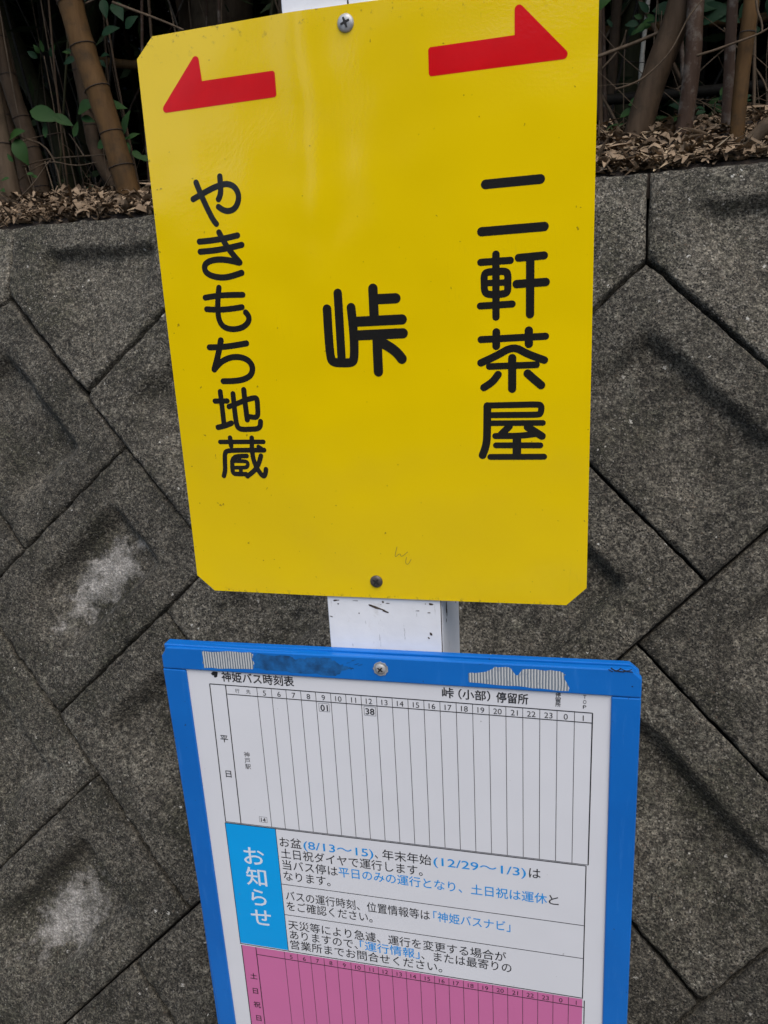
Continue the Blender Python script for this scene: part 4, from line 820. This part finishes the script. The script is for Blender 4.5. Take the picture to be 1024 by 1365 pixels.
def text(body, x0, x1, zc, em, mat, bold=0.0, parent=None, name='text_line', rot=False, fit=True):
    c = bpy.data.curves.new('lettering', 'FONT'); c.body = body; c.resolution_u = 3; c.fill_mode = 'FRONT'
    o = bpy.data.objects.new('lettering', c); me = bpy.data.meshes.new_from_object(o); bpy.data.objects.remove(o); bpy.data.curves.remove(c)
    if bold:
        bm = bmesh.new(); bm.from_mesh(me); k = bold*.75
        for i, (ax, az_) in enumerate(((-k, 0), (k, 0), (0, k), (0, -k))):
            t2 = me.copy(); t2.transform(Matrix.Translation((ax, az_, .02*(i+1)))); bm.from_mesh(t2); bpy.data.meshes.remove(t2)
        bm.to_mesh(me); bm.free()
    n = len(me.vertices); co = np.empty(n*3); me.vertices.foreach_get('co', co); co = co.reshape(-1, 3)
    mn, mx = co[:, 0].min(), co[:, 0].max()
    sx = (x1-x0)/(mx-mn) if fit else em
    X = x0+(co[:, 0]-mn)*sx; Z = zc+(co[:, 1]-.38)*em
    if not fit: X = (x0+x1)/2+(co[:, 0]-(mn+mx)/2)*em
    out = np.stack([X, IY-.00004-co[:, 2]*.0004, Z], 1); me.vertices.foreach_set('co', out.ravel()); me.update()
    me.materials.clear(); me.materials.append(mat); me.name = name
    o = bpy.data.objects.new(name, me); link(o, parent or board); return o
def vtext(chars, x, zs, em, mat, bold=0.0, wide=1.0, name='character'):
    for ch, z in zip(chars, zs):
        text(ch, x-em*.46*wide, x+em*.46*wide, z, em, mat, bold, fit=(ch not in '日ら'), name=name)
text('神姫バス時刻表', -.1575, -.0850, -.0826, .0112, M['ink'], .022)
text('峠', .0535, .0640, -.0826, .0110, M['ink'], .02); text('（小部）', .0680, .0960, -.0830, .0105, M['ink'], .02); text('停留所', .1010, .1285, -.0834, .0108, M['ink'], .025)
vtext('停留所', .1535, (-.0768, -.0815, -.0862), .0049, M['ink'], .02); vtext('TOP', .1755, (-.0770, -.0818, -.0866), .0050, M['ink'], .0, .6)
glyph('operator_emblem', [[1.7, [-166.2, -80.6], [-163.6, -80.2]], [1.5, [-163.4, -82.2], [-162.6, -79.4]], [1.0, [-165.5, -79.0], [-162.0, -78.9]], [1.2, [-164.2, -83.2], [-162.9, -82.4]]], M['ink'], board, y0=IY, deform=False)
text('行', -.1452, -.1408, -.0968, .0048, M['ink'], 0); text('先', -.1340, -.1296, -.0968, .0048, M['ink'], 0)
hours = [str(h) for h in list(range(5, 24))+[0, 1]]
for i, h in enumerate(hours):
    xm = (colx[i]+colx[i+1])/2; text(h, xm, xm, T1-.0051-.0006*i/21, .0078, M['ink'], 0, fit=False, name='hour_number')
    xm = (pcx[i]+pcx[i+1])/2; text(h, xm, xm, P1-.0048, .0074, M['ink'], 0, fit=False, name='hour_number')
def boxed(x, z, s, w, h, em):
    text(s, x, x, z, em, M['ink'], .02, fit=False, name='minute_number')
    lines('number_box', [(x-w, z-h, x+w, z-h, .0003), (x-w, z+h, x+w, z+h, .0003), (x-w, z-h, x-w, z+h, .0003), (x+w, z-h, x+w, z+h, .0003)], M['line'], IY)
boxed(-.0575, -.1072, '01', .0050, .0042, .0090); boxed(-.0137, -.1072, '38', .0054, .0046, .0090); boxed(-.1310, -.2385, '14', .0040, .0031, .0062)
vtext('平日', -.1627, (-.1500, -.1895), .0088, M['ink'], .015); vtext('神戸駅', -.1408, (-.1655, -.1722, -.1788), .0064, M['ink'], .0)
vtext('土日祝日', -.1624, (-.4400, -.4600, -.4790, -.4976), .0088, M['ink'], .015)
vtext('お知らせ', -.1457, (-.2840, -.3092, -.3348, -.3598), .0240, M['whiteink'], .014, 1.02)
EM = .0128
def row(zc, items):
    for s, x0, x1, c in items: text(s, x0, x1, zc, EM, M['blueink'] if c else M['ink'], .009 if c else .005)
row(-.2622, [('お盆', -.1160, -.0930, 0), ('(8/13〜15)', -.0910, -.0195, 1), ('、', -.0180, -.0150, 0), ('年末年始', -.0105, .0375, 0), ('(12/29〜1/3)', .0395, .1262, 1), ('は', .1290, .1395, 0)])
row(-.2758, [('土日祝ダイヤで運行します。', -.1160, .0285, 0)])
row(-.2893, [('当バス停は', -.1155, -.0575, 0), ('平日のみの運行となり、土日祝は運休', -.0565, .1455, 1), ('と', .1470, .1560, 0)])
row(-.3027, [('なります。', -.1155, -.0660, 0)])
row(-.3270, [('バスの運行時刻、位置情報等は', -.1155, .0338, 0), ('「神姫バスナビ」', .0372, .1115, 1)])
row(-.3400, [('をご確認ください。', -.1155, -.0248, 0)])
row(-.3638, [('天災等により急遽、運行を変更する場合が', -.1160, .1072, 0)])
row(-.3762, [('ありますので、', -.1155, -.0425, 0), ('「運行情報」', -.0400, .0215, 1), ('、または最寄りの', .0232, .1122, 0)])
row(-.3890, [('営業所までお問合せください。', -.1160, .0440, 0)])
# tape remnants and glue residue on the top rail
RY = FY-.00012
flat_poly('tape_remnant', jag([(-.1735, -.0738), (-.1735, -.0565), (-.1700, -.0562), (-.1245, -.0540), (-.1215, -.0570), (-.1238, -.0610), (-.1215, -.0650), (-.1240, -.0715)], 6, .0007, 2), RY, M['tape'], board)
flat_poly('tape_remnant', jag([(.0780, -.0695), (.0775, -.0610), (.0900, -.0590), (.0960, -.0570), (.1005, -.0530), (.1130, -.0530), (.1175, -.0590), (.1195, -.0600), (.1240, -.0540), (.1380, -.0535), (.1550, -.0535), (.1590, -.0560), (.1585, -.0600), (.1625, -.0680), (.1620, -.0715), (.1400, -.0708), (.1100, -.0705)], 4, .0006, 3), RY, M['tape'], board)
flat_poly('glue_residue', jag([(-.1215, -.0700), (-.1210, -.0620), (-.1235, -.0600), (-.1200, -.0575), (-.1150, -.0552), (-.0850, -.0556), (-.0800, -.0585), (-.0660, -.0560), (-.0480, -.0550), (-.0410, -.0590), (-.0330, -.0620), (-.0250, -.0640), (-.0350, -.0665), (-.0430, -.0725), (-.0800, -.0722), (-.1100, -.0718)], 6, .0010, 5), RY+.00005, M['residue'], board)
for i, (x, z) in enumerate(((-.0300, -.0585), (-.0255, -.0560), (-.0225, -.0595), (-.0190, -.0600), (.0890, -.0515))):
    flat_poly('glue_residue', jag([(x-.0022, z-.0010), (x+.0020, z+.0008), (x+.0023, z+.0014), (x-.0018, z-.0002)], 3, .0003, 9+i), RY, M['residue'], board)
screw(-.0006, -.0622, FY, .0050, M['steel'], board, .9, washer=1.35, dome=.0026, label='steel screw and washer in the middle of the blue top rail')
panel('mark', .2125, .2138, -.0638, -.0628, M['shade_pen'], RY)
glyph('pen_scribble', [[.5, [196, -47.6], [200, -50.2], [203, -48.0]], [.5, [199, -49.8], [206, -50.3]], [.4, [203, -47.2], [208, -49.6], [212, -47.8]], [.4, [206, -49.5], [213, -49.9]], [.4, [197, -50.6], [194, -49.0]]], M['shade_pen'], board, y0=-.0134, deform=False)
bpy.context.view_layer.update()
